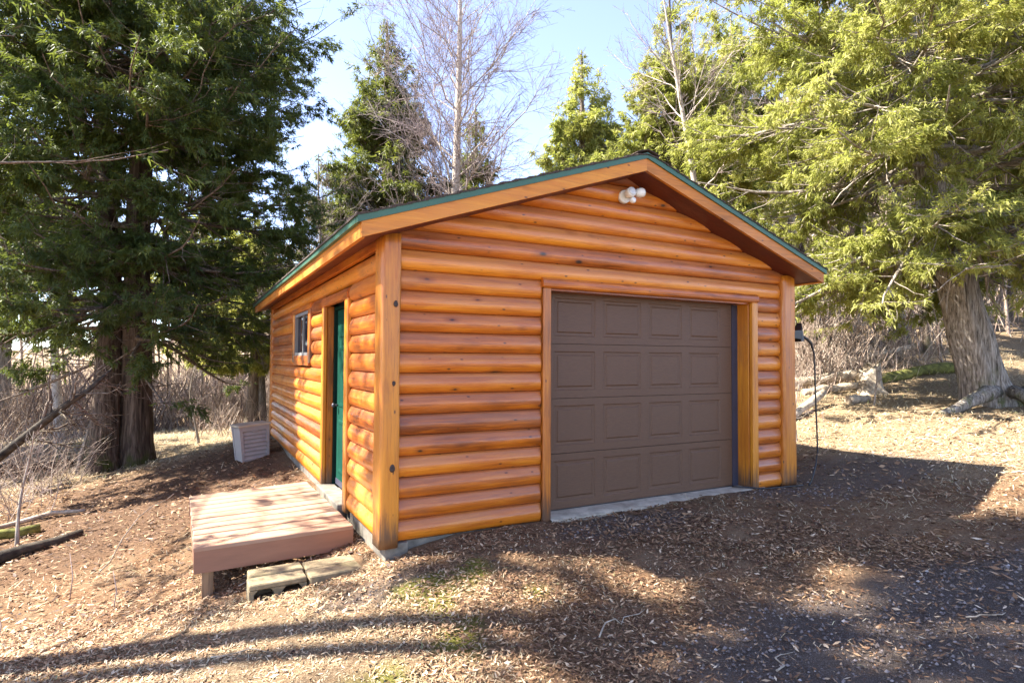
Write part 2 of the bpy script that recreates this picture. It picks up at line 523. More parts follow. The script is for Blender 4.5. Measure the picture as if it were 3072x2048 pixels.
def zones(x, y):
    n = vnoise(x, y, 3, .9) - .5 + .5 * (vnoise(x, y, 4, 2.7) - .5)
    # gravel drive: swings in from the lower right, plus a bluish patch beside the garage and one at the door
    drive = sstep(.25, -.35, y + 2.05 + .18 * (x - 1.6) + n * .5) * sstep(.9, 1.9, x + .3 * (y + 3) + n * .8)
    side = sstep(1.5, .6, np.hypot((x - 6.2) / 1.7, (y + .25) / .9) + n * .5)
    door = sstep(1.3, .6, np.hypot((x - 2.3) / .9, (y + .45) / .28) + n * .4)
    blk = sstep(1.3, .5, np.hypot((x + .35) / .5, (y + .55) / .25) + n * .4)
    gravel = np.clip(np.maximum.reduce([drive, side * .8, door * .7, blk * .7]), 0, 1)
    straw = np.maximum(sstep(6.2, 8.0, x + n) * sstep(-3.2, -1.6, y), sstep(1.0, -.8, x + n * 2) * sstep(7, 10, y))
    straw = np.maximum(straw, .72 * sstep(.6, -.8, x + n) * sstep(1.0, -.6, y + n))
    straw = np.maximum(straw, sstep(8.5, 10, np.hypot(x - 2.5, y - 3)))
    moss = np.maximum.reduce([sstep(1.2, .4, np.hypot((x - a_) / w_, (y - b_) / w_) + .9 * (vnoise(x, y, 9, 6) - .5)) for a_, b_, w_ in MOSS])
    rust = sstep(.0, -.5, x) * sstep(2.2, 3.2, y) * sstep(9, 7, y) * sstep(-4.6, -2.6, x)
    return gravel, np.clip(straw, 0, 1), moss, rust


# ground sheet, finer near the camera
def axis(c, n, ext, k):
    t = np.linspace(-1, 1, n)
    return c + np.sinh(t * k) / math.sinh(k) * ext


gx, gy = axis(1.5, 300, 190, 5.6), axis(-.5, 300, 190, 5.6)
X, Y = np.meshgrid(gx, gy)
Z = H(X, Y)
gr, st, mo, ru = zones(X, Y)
near = np.exp(-((X - 1) ** 2 + (Y + 1) ** 2) / 120)
Z = Z + near * .022 * (vnoise(X, Y, 21, 7) - .5) + near * .05 * (vnoise(X, Y, 22, 1.7) - .5) * (1 - sstep(1, .3, np.abs(Y - .0)) * (X > -.5) * (X < 5.6))
nx, ny = len(gx), len(gy)
idx = np.arange(nx * ny).reshape(ny, nx)
F = np.stack([idx[:-1, :-1], idx[:-1, 1:], idx[1:, 1:], idx[1:, :-1]], -1).reshape(-1, 4)

m, nt, out = new_mat('forest_floor')
v = coords(nt, (1, 1, 1), False)
n1 = noise(nt, v, 55, 8, .78)
n2 = noise(nt, v, 3.0, 6, .6)
n3 = noise(nt, v, 140, 4, .7)
a_g = nd(nt, "Attribute", attribute_name="gravel").outputs["Fac"]
a_s = nd(nt, "Attribute", attribute_name="straw").outputs["Fac"]
a_m = nd(nt, "Attribute", attribute_name="moss").outputs["Fac"]
a_r = nd(nt, "Attribute", attribute_name="rust").outputs["Fac"]
litter = ramp(nt, n1, [(.30, (.035, .022, .016)), (.5, (.16, .088, .046)), (.66, (.32, .20, .115))])
litter = mixc(nt, ramp(nt, n2, [(.4, 0.0), (.62, .6)]), litter, (.20, .14, .085))
rustc = ramp(nt, n1, [(.3, (.030, .018, .012)), (.55, (.125, .075, .045)), (.7, (.26, .17, .105))])
c = mixc(nt, a_r, litter, rustc)
strawc = ramp(nt, n1, [(.30, (.07, .045, .025)), (.5, (.24, .17, .10)), (.66, (.50, .40, .26))])  # base darkened, soil shadow between the straws is in the colour
c = mixc(nt, a_s, c, strawc)
gravc = ramp(nt, n3, [(.30, (.038, .029, .024)), (.5, (.10, .078, .064)), (.68, (.22, .185, .160))])
gravc = mixc(nt, ramp(nt, n1, [(.5, 0.0), (.7, .5)]), gravc, (.14, .09, .06))
c = mixc(nt, a_g, c, gravc)
c = mixc(nt, math_(nt, 'MULTIPLY', a_m, .8), c, ramp(nt, n1, [(.35, (.06, .075, .012)), (.65, (.24, .23, .03))]))
hh = math_(nt, 'ADD', n1, math_(nt, 'MULTIPLY', n3, .4))
bp = nd(nt, "Bump", {"Height": hh, "Strength": .8, "Distance": .03})
p = nd(nt, "BsdfPrincipled", {"Base Color": c, "Roughness": .95, "Normal": bp.outputs[0], "Specular IOR Level": .1})
nt.links.new(p.outputs[0], out.inputs[0])
M['ground'] = m
ground = bulk('ground', np.stack([X, Y, Z], -1).reshape(-1, 3), F, M['ground'], smooth=True,
              attrs=dict(gravel=gr.ravel(), straw=st.ravel(), moss=mo.ravel(), rust=ru.ravel()))
tag(ground, 'leaf covered forest ground rising to a hillside on the right', 'ground', kind='structure')

# ------------------------------------------------------------------ the garage
S = .184                                         # height of one log course
XL, XR, YB = -.10, 5.16, 8.25                    # log seam planes left, right, back
AP, EL, ER = 2.54, -.42, 5.45                    # roof apex and eave positions
YF, YE = -.37, 8.75                              # front and back of the roof


def zf(x):                                       # underside of the rake fascia at x
    return 3.57 - (3.57 - 2.57) / (AP - EL) * abs(x - AP)


garage = empty('garage', (2.53, 0, -.1), 'orange varnished log-sided garage with a green-edged gable roof', 'garage')

PROF = [(-.016, .0), (.018, .008), (.034, .028), (.043, .056), (.0455, .088), (.043, .108), (.036, .124), (.018, .158), (.004, .178), (-.016, .1835)]


def log_piece(a0, a1, k, side, bevel=(1, 1), ztop=None, cut=False, seed=0):
    """one course of D-shaped log siding; side 'f' runs along x at y=0 facing -y, 'l' along y at x=XL facing -x, 'r' along y facing +x"""
    rs = random.Random(seed * 977 + k * 31 + int(a0 * 100))
    z0 = k * S
    L = a1 - a0
    if L < .03: return
    bl = .03
    us = [0]
    if bevel[0]: us += [.012, bl]
    n = max(1, int(L / .5))
    us += [bl + (L - 2 * bl) * i / n for i in range(1, n)]
    if bevel[1]: us += [L - bl, L - .012]
    us.append(L)
    us = sorted(set(u for u in us if 0 <= u <= L))
    g = rs.uniform(.92, 1.06)
    mb = MB()
    V, Fq = [], []
    prof = PROF
    ph = rs.random() * 6
    for u in us:
        sc = 1.0
        if bevel[0] and u < bl: sc = min(sc, .55 + .45 * math.sqrt(max(0, 1 - (1 - u / bl) ** 2)))
        if bevel[1] and L - u < bl: sc = min(sc, .55 + .45 * math.sqrt(max(0, 1 - (1 - (L - u) / bl) ** 2)))
        wv = 1 + .03 * math.sin(u * 2.1 + ph) + .02 * math.sin(u * 5.3 + ph * 2)
        for (o, z) in prof:
            a = a0 + u
            zz = z0 + z
            if cut:                               # sloping ends under the gable roof
                lim = (3.57 + .03 - zz) / ((3.57 - 2.57) / (AP - EL))
                a = min(max(a, AP - lim), AP + lim)
            V.append((a, o * sc * g * wv, zz))
    m_ = len(prof)
    for i in range(len(us) - 1):
        for j in range(m_ - 1):
            Fq.append((i * m_ + j, (i + 1) * m_ + j, (i + 1) * m_ + j + 1, i * m_ + j + 1))
    base = len(V)
    T = .055
    for i in (0, len(us) - 1):                    # end caps and back
        for (o, z) in prof: V.append(V[i * m_ + prof.index((o, z))])
        zz0, zz1 = z0, z0 + prof[-1][1]
        V.append((V[i * m_ + m_ - 1][0], -T, zz1))
        V.append((V[i * m_][0], -T, zz0))
    e0 = list(range(base, base + m_ + 2)); e1 = list(range(base + m_ + 2, base + 2 * m_ + 4))
    caps = [e0, e1[::-1], (e0[-1], e1[-1], e1[0], e0[0]), (e0[m_ - 1], e1[m_ - 1], e1[m_], e0[m_])]
    if side == 'f': tr = lambda p: (p[0], -p[1], p[2])
    elif side == 'l': tr = lambda p: (XL - p[1], p[0], p[2])
    elif side == 'r': tr = lambda p: (XR + p[1], p[0], p[2])
    else: tr = lambda p: (p[0], YB + p[1], p[2])
    V = [tr(p) for p in V]
    mb.add(V, Fq, smooth=True)
    mb.f += [list(c) for c in caps]; mb.sm += [False] * 4; mb.mi += [0] * 4
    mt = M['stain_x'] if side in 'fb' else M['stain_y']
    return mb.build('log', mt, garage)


for k in range(0, 20):
    sd = k + 11
    if k <= 12:
        log_piece(.0, 1.475, k, 'f', (0, 1), seed=sd)
        log_piece(4.605, 5.06, k, 'f', (0, 1), seed=sd + 50)
    elif k == 13:
        log_piece(.0, 5.06, k, 'f', (0, 1), seed=sd)
    else:
        zb = k * S
        lim = (3.60 - zb) / (1.0 / (AP - EL))
        log_piece(max(AP - lim, -.05), min(AP + lim, 5.12), k, 'f', (0, 0), cut=True, seed=sd)
for k in range(0, 14):
    if k <= 11 or k == 12:
        log_piece(.17, 1.25, k, 'l', (0, 1), seed=k + 100)
        if 8 <= k <= 12:
            log_piece(2.67, 3.53, k, 'l', (1, 1), seed=k + 130)
            log_piece(5.14, 8.06, k, 'l', (1, 0), seed=k + 160)
        else:
            log_piece(2.67, 8.06, k, 'l', (1, 0), seed=k + 130)
    else:
        log_piece(.17, 8.06, k, 'l', (0, 0), seed=k + 130)
    log_piece(.12, 8.06, k, 'r', (0, 0), seed=k + 200)

# plain core behind the siding, so the shell is closed
mb = MB()
mb.box((XL + .165, .30, -.05), (XR - .06, YB, 2.6))
mb.box((XL + .06, .06, -.05), (1.50, .30, 2.6))
mb.box((4.56, .06, -.05), (XR - .06, .30, 2.6))
mb.box((1.50, .06, 2.33), (4.56, .30, 2.6))
mb.add([(XL + .1, .06, 2.6), (XR - .1, .06, 2.6), (AP, .06, 3.54), (XL + .1, YB, 2.6), (XR - .1, YB, 2.6), (AP, YB, 3.54)],
       [(0, 1, 2), (3, 5, 4), (0, 3, 4, 1), (1, 4, 5, 2), (2, 5, 3, 0)])
mb.build('wall_core', M['dark_in'], garage)


# corner posts: hewn, rounded square
def post(x0, x1, y0, y1, z0, z1, seed, name='corner_post'):
    rs = random.Random(seed)
    cx, cy, hx, hy = (x0 + x1) / 2, (y0 + y1) / 2, (x1 - x0) / 2, (y1 - y0) / 2
    nA, nZ = 32, 30
    V, Fq = [], []
    for i in range(nZ + 1):
        z = z0 + (z1 - z0) * i / nZ
        for j in range(nA):
            a = 2 * PI * j / nA
            c, s_ = math.cos(a), math.sin(a)
            e = .32
            px = math.copysign(abs(c) ** e, c); py = math.copysign(abs(s_) ** e, s_)
            w = 1 + .022 * math.sin(z * 3.1 + seed + a * 2) + .014 * math.sin(z * 9 + a * 5 + seed * 2) + .012 * math.sin(a * 7 + seed + z)
            V.append((cx + hx * px * w, cy + hy * py * w, z))
    for i in range(nZ):
        for j in range(nA):
            Fq.append((i * nA + j, i * nA + (j + 1) % nA, (i + 1) * nA + (j + 1) % nA, (i + 1) * nA + j))
    mb = MB().add(V, Fq, smooth=True)
    mb.f.append(list(range(nA))[::-1]); mb.sm.append(False); mb.mi.append(0)
    mb.f.append([nZ * nA + j for j in range(nA)]); mb.sm.append(False); mb.mi.append(0)
    p_ = mb.build(name, M['post'], garage)
    return p_


post(-.165, .012, -.085, .17, -.03, 2.69, 1)
post(5.05, 5.285, -.095, .12, -.02, 2.69, 2)
post(-.16, .05, 8.05, 8.28, 0, 2.69, 3)
post(5.05, 5.285, 8.05, 8.28, 0, 2.69, 4)

kr = random.Random(2)
for (kx, kz, kh) in ((-.045, 2.075, .046), (-.055, 1.385, .036), (-.060, .655, .056)):
    V = []
    for i in range(3):
        for j in range(12):
            a = 2 * PI * j / 12
            r_ = (.8, .55, .2)[i] * (1 + .06 * math.sin(a * 3 + kz * 5))
            V.append((kx + r_ * kh * .55 * math.cos(a), -.0885 - (.0, .006, .004)[i], kz + r_ * kh * .8 * math.sin(a)))
    V.append((kx, -.0905, kz))
    Fq = [(i * 12 + j, i * 12 + (j + 1) % 12, (i + 1) * 12 + (j + 1) % 12, (i + 1) * 12 + j) for i in range(2) for j in range(12)] + [(24 + j, 24 + (j + 1) % 12, 36) for j in range(12)]
    MB().add(V, Fq, smooth=True).build('knot', M['knot'], garage)

# foundation, apron, door sill
MB().box((XL, .004, -.55), (1.555, 8.27, -.004)).box((XL, -.05, -.55), (.10, .003, -.004)).box((4.50, -.05, -.5), (5.2, 8.27, -.006)).box((1.555, .24, -.5), (4.5, 8.27, -.008)).build('foundation', M['concrete'], garage)
rs = random.Random(5)
V, Fq = [], []
n = 24
for i in range(n + 1):
    x = 1.557 + (4.72 - 1.557) * i / n
    yf = -.075 - .03 * rs.random() + (.10 * max(0, (i - n + 4) / 4))
    V += [(x, .235, .03), (x, -.03 if x < 4.5 else -.06, .024), (x, yf, .012), (x, yf - .015, -.12)]
for i in range(n):
    for j in range(3):
        Fq.append((i * 4 + j, i * 4 + j + 1, (i + 1) * 4 + j + 1, (i + 1) * 4 + j))
MB().add(V, Fq).build('apron', M['apron'], garage)
MB().box((XL - .10, 1.42, -.10), (XL + .1, 2.60, .035), bev=.008).build('sill', M['concrete'], garage)

# garage door: four sections with four raised panels each
gdoor = MB().box((1.50, .215, .03), (4.56, .235, 2.34)).build('garage_door', M['door_brown'], garage)
zs = [.032, .612, 1.190, 1.765, 2.330]
cols = [(1.755, 2.285), (2.395, 2.93), (3.045, 3.56), (3.675, 4.20)]
YD = .18
for i in range(4):
    z0, z1 = zs[i] + .003, zs[i + 1] - .003
    pz0, pz1 = z0 + .078, z1 - .075
    mb = MB()
    xs = [1.555] + [q for c_ in cols for q in c_] + [4.40]
    def quad(xa, xb, za, zb):
        mb.add([(xa, YD, za), (xb, YD, za), (xb, YD, zb), (xa, YD, zb)], [(0, 1, 2, 3)])
    quad(xs[0], xs[-1], z0, pz0); quad(xs[0], xs[-1], pz1, z1)
    for j in range(0, len(xs), 2): quad(xs[j], xs[j + 1], pz0, pz1)
    mb.add([(xs[0], YD, z1), (xs[-1], YD, z1), (xs[-1], YD + .03, z1 + .001), (xs[0], YD + .03, z1 + .001)], [(0, 1, 2, 3)])
    mb.add([(xs[0], YD, z0), (xs[-1], YD, z0), (xs[-1], YD + .03, z0 - .001), (xs[0], YD + .03, z0 - .001)], [(3, 2, 1, 0)])
    mb.build('door_section', M['door_brown'], gdoor)
    for (xa, xb) in cols:
        mb = MB()
        rings = [(0, 0), (.010, .008), (.036, .009), (.050, .0)]
        V = []
        for (ins, dy) in rings:
            V += [(xa + ins, YD + dy, pz0 + ins), (xb - ins, YD + dy, pz0 + ins), (xb - ins, YD + dy, pz1 - ins), (xa + ins, YD + dy, pz1 - ins)]
        Fq = []
        for r_ in range(3):
            for j in range(4):
                Fq.append((r_ * 4 + j, r_ * 4 + (j + 1) % 4, r_ * 4 + 4 + (j + 1) % 4, r_ * 4 + 4 + j))
        Fq.append((12, 13, 14, 15))
        mb.add(V, Fq).build('raised_panel', M['door_brown'], gdoor)
MB().box((4.402, .172, .03), (4.50, .19, 2.335)).box((1.50, .16, 2.318), (4.5, .178, 2.345)).build('door_seal', M['seal'], gdoor)
MB().box((1.555, .165, .022), (4.402, .20, .036)).build('bottom_seal', M['black'], gdoor)

# garage door casing
MB().box((1.478, -.062, -.015), (1.572, .0, 2.318), bev=.012).build('door_casing', M['post'], garage)
MB().box((4.508, -.062, -.015), (4.606, .0, 2.322), bev=.012).build('door_casing', M['post'], garage)
MB().box((1.478, .003, -.01), (1.556, .24, 2.33)).build('door_jamb', M['post'], garage)
MB().box((4.500, .003, -.01), (4.56, .24, 2.33), bev=.004).build('door_jamb', M['post'], garage)
MB().box((1.50, .0, 2.300), (4.56, .17, 2.335)).build('door_head', M['stain_x'], garage)
hp = [(-.0, 2.318), (-.05, 2.318), (-.066, 2.335), (-.070, 2.36), (-.064, 2.392), (-.045, 2.418), (.0, 2.428)]
V = [(x, y, z) for x in (1.470, 4.615) for (y, z) in hp]
MB().add(V, [(i, i + 1, i + 8, i + 7) for i in range(6)] + [list(range(7))[::-1], list(range(7, 14))]).build('header_log', M['stain_x'], garage)

# side door in the left wall
MB().box((XL - .055, 1.262, -.03), (XL, 1.395, 2.25), bev=.01).build('door_casing', M['post'], garage)
MB().box((XL - .055, 2.565, -.03), (XL, 2.660, 2.25), bev=.01).build('door_casing', M['post'], garage)
hp = [(.0, 2.243), (.050, 2.243), (.062, 2.262), (.066, 2.30), (.055, 2.345), (.0, 2.365)]
V = [(XL - o, y, z) for y in (1.255, 2.668) for (o, z) in hp]
MB().add(V, [(i, i + 1, i + 7, i + 6)[::-1] for i in range(5)] + [list(range(6)), list(range(6, 12))[::-1]]).build('header_log', M['stain_y'], garage)
MB().box((XL + .002, 1.30, -.0), (XL + .075, 1.396, 2.25)).build('door_jamb', M['post'], garage)
MB().box((XL + .002, 2.556, .0), (XL + .075, 2.65, 2.25)).build('door_jamb', M['post'], garage)
MB().box((XL + .078, 1.30, .036), (XL + .13, 1.42, 2.24)).box((XL + .078, 2.50, .036), (XL + .135, 2.65, 2.24)).box((XL + .078, 1.42, 2.20), (XL + .135, 2.50, 2.24)).build('door_frame', M['green_frame'], garage)
sdoor = MB().box((XL + .112, 1.42, .045), (XL + .15, 2.50, 2.20)).build('side_door', M['green_paint'], garage)
for (ya, yb, za, zb) in [(1.55, 1.9, .2, .85), (2.02, 2.37, .2, .85), (1.55, 1.9, 1.0, 1.75), (2.02, 2.37, 1.0, 1.75), (1.55, 1.9, 1.85, 2.1), (2.02, 2.37, 1.85, 2.1)]:
    xx = XL + .112
    V = []
    for ins, d in ((0, .0005), (.015, -.008), (.04, -.008), (.06, -.003)):
        V += [(xx + d, ya + ins, za + ins), (xx + d, yb - ins, za + ins), (xx + d, yb - ins, zb - ins), (xx + d, ya + ins, zb - ins)]
    Fq = [(r_ * 4 + j, r_ * 4 + 4 + j, r_ * 4 + 4 + (j + 1) % 4, r_ * 4 + (j + 1) % 4) for r_ in range(3) for j in range(4)] + [(15, 14, 13, 12)]
    MB().add(V, Fq).build('raised_panel', M['green_paint'], sdoor)
MB().tube([(XL + .11, 2.42, 1.02), (XL + .07, 2.42, 1.02)], .012, 10).tube([(XL + .07, 2.42, 1.02), (XL + .045, 2.42, 1.02), (XL + .035, 2.42, 1.02)], [.022, .028, .012], 12).build('knob', M['seal'], sdoor)
MB().box((XL + .105, 1.43, .05), (XL + .111, 2.49, .12)).build('kick_strip', M['seal'], sdoor)

# side window: white slider in stained casing
wy0, wy1, wz0, wz1 = 3.70, 5.02, 1.64, 2.29
win = MB().box((XL - .035, wy0, wz0), (XL + .03, wy0 + .03, wz1)).box((XL - .035, wy1 - .03, wz0), (XL + .03, wy1, wz1)) \
    .box((XL - .035, wy0 + .045, wz0), (XL + .03, wy1 - .045, wz0 + .045)).box((XL - .035, wy0 + .045, wz1 - .045), (XL + .03, wy1 - .045, wz1)).build('window', M['vinyl'], garage)
MB().box((XL - .022, 4.30, wz0 + .046), (XL + .02, 4.345, wz1 - .046)).build('mullion', M['vinyl'], win)
MB().box((XL - .002, wy0 + .046, wz0 + .046), (XL + .002, 4.299, wz1 - .046)).build('pane', M['glass'], win)
MB().box((XL + .008, 4.346, wz0 + .046), (XL + .012, wy1 - .046, wz1 - .046)).build('pane', M['glass'], win)
MB().box((XL - .055, 3.535, 1.53), (XL, 3.698, 2.30), bev=.008).build('window_casing', M['post'], garage)
MB().box((XL - .055, 5.022, 1.53), (XL, 5.135, 2.30), bev=.008).build('window_casing', M['post'], garage)
MB().box((XL - .050, 3.70, 1.49), (XL + .03, 5.02, 1.638), bev=.008).build('window_sill', M['stain_y'], garage)
V = [(XL - o, y, z) for y in (3.50, 5.16) for (o, z) in [(.0, 2.300), (.045, 2.300), (.060, 2.32), (.055, 2.37), (.0, 2.39)]]
MB().add(V, [(i, i + 1, i + 6, i + 5)[::-1] for i in range(4)] + [list(range(5)), list(range(5, 10))[::-1]]).build('header_log', M['stain_y'], garage)
MB().box((XL + .03, 3.54, 1.5), (XL + .06, 5.1, 2.4)).build('wall_backing', M['dark_in'], garage)
# frieze board under the left eave
MB().box((XL - .055, -.02, 2.585), (XL, 8.1, 2.72)).build('frieze_board', M['stain_y'], garage)
MB().box((XR, -.02, 2.585), (XR + .055, 8.1, 2.72)).build('frieze_board', M['stain_y'], garage)

# roof: decking slab, soffits, fascias, drip edges, shingles
SL = 1.0 / (AP - EL)


def slope_strip(name, xa, xb, ya, yb, off0, off1, mat, parent, bev=0):
    """a board following the roof slope between xa and xb, off = height above the fascia underside"""
    P = [(xa, ya, zf(xa) + off0), (xb, ya, zf(xb) + off0), (xb, yb, zf(xb) + off0), (xa, yb, zf(xa) + off0),
         (xa, ya, zf(xa) + off1), (xb, ya, zf(xb) + off1), (xb, yb, zf(xb) + off1), (xa, yb, zf(xa) + off1)]
    return MB().hexa(P).build(name, mat, parent)


roof = slope_strip('roof', EL + .01, AP, YF + .01, YE, .135, .158, M['dark_in'], garage)
roof2 = slope_strip('roof', AP, ER - .01, YF + .01, YE, .135, .158, M['dark_in'], garage)
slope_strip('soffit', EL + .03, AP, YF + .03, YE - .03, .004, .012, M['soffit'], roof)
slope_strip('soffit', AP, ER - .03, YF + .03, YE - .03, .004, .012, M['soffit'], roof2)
for a, b, rf in ((EL, AP, roof), (AP, ER, roof2)):
    slope_strip('rake_fascia', a, b, YF - .0, YF + .035, .0, .135, M['fascia_x'], rf)
    slope_strip('rake_fascia', a, b, YE - .035, YE, .0, .135, M['fascia_x'], rf)
MB().box((EL - .002, YF + .036, zf(EL) + .0), (EL + .033, YE - .036, zf(EL) + .13)).build('eave_fascia', M['fascia_y'], roof)
MB().box((ER + .002, YF + .036, zf(ER) + .0), (ER - .033, YE - .036, zf(ER) + .13)).build('eave_fascia', M['fascia_y'], roof2)
for a, b, rf in ((EL - .035, AP, roof), (AP, ER + .035, roof2)):
    slope_strip('drip_edge', a, b, YF - .018, YF + .05, .126, .186, M['green_metal'], rf)
    slope_strip('drip_edge', a, b, YE - .05, YE + .018, .126, .186, M['green_metal'], rf)
MB().box((EL - .037, YF + .052, zf(EL) + .118), (EL + .03, YE - .052, zf(EL) + .176)).build('drip_edge', M['green_metal'], roof)
MB().box((ER + .037, YF + .052, zf(ER) + .118), (ER - .03, YE - .052, zf(ER) + .176)).build('drip_edge', M['green_metal'], roof2)
rs = random.Random(8)
for sgn, rf, xe in ((-1, roof, EL - .05), (1, roof2, ER + .05)):
    mb = MB()
    half = abs(xe - AP)
    nC = 21
    for c_ in range(nC):
        x0 = xe - sgn * half * c_ / nC
        x1 = x0 - sgn * half / nC * 1.25
        y = YF - .03
        while y < YE + .02:
            y2 = min(y + rs.uniform(.14, .30), YE + .03)
            th = rs.choice((.008, .013)) + rs.uniform(0, .003)
            P = [(x0, y + .002, zf(x0) + .183), (x1, y + .002, zf(x1) + .176), (x1, y2 - .002, zf(x1) + .176), (x0, y2 - .002, zf(x0) + .183),
                 (x0, y + .002, zf(x0) + .190 + th), (x1, y + .002, zf(x1) + .180), (x1, y2 - .002, zf(x1) + .180), (x0, y2 - .002, zf(x0) + .190 + th)]
            if sgn < 0: mb.hexa(P)
            else: mb.hexa([P[1], P[0], P[3], P[2], P[5], P[4], P[7], P[6]])
            y = y2
    s_ = mb.build('shingles', M['shingle'], rf)
    s_['kind'] = 'stuff'
ridge0 = None
for i in range(44):
    y = YF - .035 + i * .205
    if y > YE - .05: break
    if ridge0 is None:
        V = []
        for yy, dz in ((0, .016), (.30, .004)):
            for t in range(9):
                dx = -.15 + .30 * t / 8
                V.append((AP + dx, y + yy, zf(AP) + .190 - SL * math.sqrt(dx * dx + .0012) + SL * .035 + .006 + dz))
        nV = len(V)
        V += [(a, b, c2 - .009) for a, b, c2 in V]
        Fq = [(t, t + 1, t + 10, t + 9) for t in range(8)] + [(nV + t, nV + t + 9, nV + t + 10, nV + t + 1) for t in range(8)] + [(t, nV + t, nV + t + 1, t + 1) for t in range(8)]
        Fq += [(0, 9, nV + 9, nV), (8, nV + 8, nV + 17, 17)]
        ridge0 = MB().add(V, Fq).build('ridge_shingle', M['shingle'], roof)
    else:
        o = ridge0.copy()
        COL.objects.link(o)
        o.location.y += i * .205
        o.location.z += rs.uniform(-.002, .003)
        W[o.name] = W[ridge0.name] + Vector((0, i * .205, 0))

# ------------------------------------------------------------------ things on and by the garage
lamp = empty('security_light', (2.53, -.04, 3.37), 'white twin-head motion security light high on the front gable', 'light fixture')
lx, ly, lz = 2.50, -.045, 3.365
mb = MB()
mb.tube([(lx, -.03, lz), (lx, -.075, lz)], [.075, .068], 24).build('mounting_plate', M['white_plastic'], lamp)
mb = MB()
prof_ = [(0, .0), (.012, .03), (.03, .045), (.06, .052), (.09, .05), (.105, .045)]
def head(at, d, sc=1.0, name='lamp_head'):
    d = Vector(d).normalized()
    pts = [tuple(Vector(at) + d * (p_[0] * sc)) for p_ in prof_]
    h_ = MB().tube(pts, [p_[1] * sc for p_ in prof_], 20).build(name, M['white_plastic'], lamp)
    e = Vector(at) + d * (.105 * sc)
    MB().tube([tuple(e - d * .004), tuple(e + d * .006), tuple(e + d * .010)], [.043 * sc, .040 * sc, .02 * sc], 20).build('lens', M['grey_plastic'], h_)
    return h_
MB().tube([(lx + .01, -.08, lz + .0), (lx + .035, -.12, lz + .02), (lx + .06, -.14, lz + .03)], .013, 8).tube([(lx - .005, -.08, lz), (lx + .02, -.13, lz - .03)], .012, 8).build('arm', M['white_plastic'], lamp)
head((lx + .005, -.085, lz + .01), (-.1, -1, .15), 1.05)
head((lx + .07, -.14, lz + .03), (1, -.25, .12), 1.0)
MB().tube([(lx + .02, -.12, lz - .035), (lx + .028, -.135, lz - .05), (lx + .03, -.15, lz - .055), (lx + .032, -.175, lz - .062), (lx + .033, -.185, lz - .064)], [.01, .028, .034, .03, .015], 16).build('motion_sensor', M['white_plastic'], lamp)

cable = empty('power_cord', (5.36, .02, 0), 'black power cord hanging from a black hood on the right corner', 'cord')
MB().hexa([(5.27, -.05, 1.90), (5.455, -.06, 1.88), (5.455, .07, 1.88), (5.27, .06, 1.90), (5.27, -.05, 1.99), (5.44, -.06, 2.0), (5.44, .07, 2.0), (5.27, .06, 1.99)]).hexa(
    [(5.425, -.06, 1.85), (5.505, -.05, 1.865), (5.505, .06, 1.865), (5.425, .07, 1.85), (5.445, -.06, 2.0), (5.485, -.03, 2.10), (5.485, .04, 2.10), (5.445, .07, 2.0)]).build('hood', M['black'], cable)
cp = [(5.50, 0, 1.93), (5.62, 0, 1.895), (5.72, 0, 1.83), (5.775, 0, 1.70), (5.79, 0, 1.45), (5.795, 0, 1.2), (5.81, 0, .9), (5.825, .0, .6), (5.815, -.01, .40), (5.75, -.03, .22), (5.62, -.08, .10), (5.48, -.14, .03), (5.36, -.2, .02)]
MB().tube(cp, [.022, .02, .017] + [.011] * 10, 8).build('cord', M['black'], cable)
MB().tube([(5.33, .0, 2.0), (5.335, .0, 2.3), (5.35, .02, 2.66)], .011, 6).build('conduit', M['black'], cable)
gc = [(4.30, .10, .045), (4.42, .0, .045), (4.55, -.09, .035), (4.72, -.15, .03), (4.95, -.17, .03), (5.12, -.19, .03), (5.24, -.2, .028)]
gc = [(a, b, max(c2, h1(a, b) + .02)) for a, b, c2 in gc]
tag(MB().tube(gc, .009, 6).build('cord', M['black']), 'black cord lying on the ground under the garage door corner', 'cord')

# deck platform
deck = empty('deck_platform', (-.9, 1.7, -.45), 'low reddish-brown painted wooden deck outside the side door', 'deck')
DC = [Vector((-1.544, .627, 0)), Vector((-.204, .707, 0)), Vector((-.287, 2.84, .035)), Vector((-1.585, 2.762, 0))]


def dk(u, v, dz=0.0):
    p_ = (DC[0] * (1 - u) + DC[1] * u) * (1 - v) + (DC[3] * (1 - u) + DC[2] * u) * v
    return (p_.x, p_.y, p_.z + dz)


def dbox(u0, u1, v0, v1, z0, z1, bev=.0):
    mb = MB()
    P = [dk(u0, v0, z0), dk(u1, v0, z0), dk(u1, v1, z0), dk(u0, v1, z0), dk(u0, v0, z1), dk(u1, v0, z1), dk(u1, v1, z1), dk(u0, v1, z1)]
    if bev <= 0: return mb.hexa(P)
    du, dv = bev / 1.35, bev / 2.2
    T = [dk(u0 + du, v0 + dv, z1), dk(u1 - du, v0 + dv, z1), dk(u1 - du, v1 - dv, z1), dk(u0 + du, v1 - dv, z1)]
    Mi = [dk(u0, v0, z1 - bev), dk(u1, v0, z1 - bev), dk(u1, v1, z1 - bev), dk(u0, v1, z1 - bev)]
    V = P[:4] + Mi + T
    Fq = [(0, 3, 2, 1), (8, 9, 10, 11)] + [(j, (j + 1) % 4, 4 + (j + 1) % 4, 4 + j) for j in range(4)] + [(4 + j, 4 + (j + 1) % 4, 8 + (j + 1) % 4, 8 + j) for j in range(4)]
    return mb.add(V, Fq)


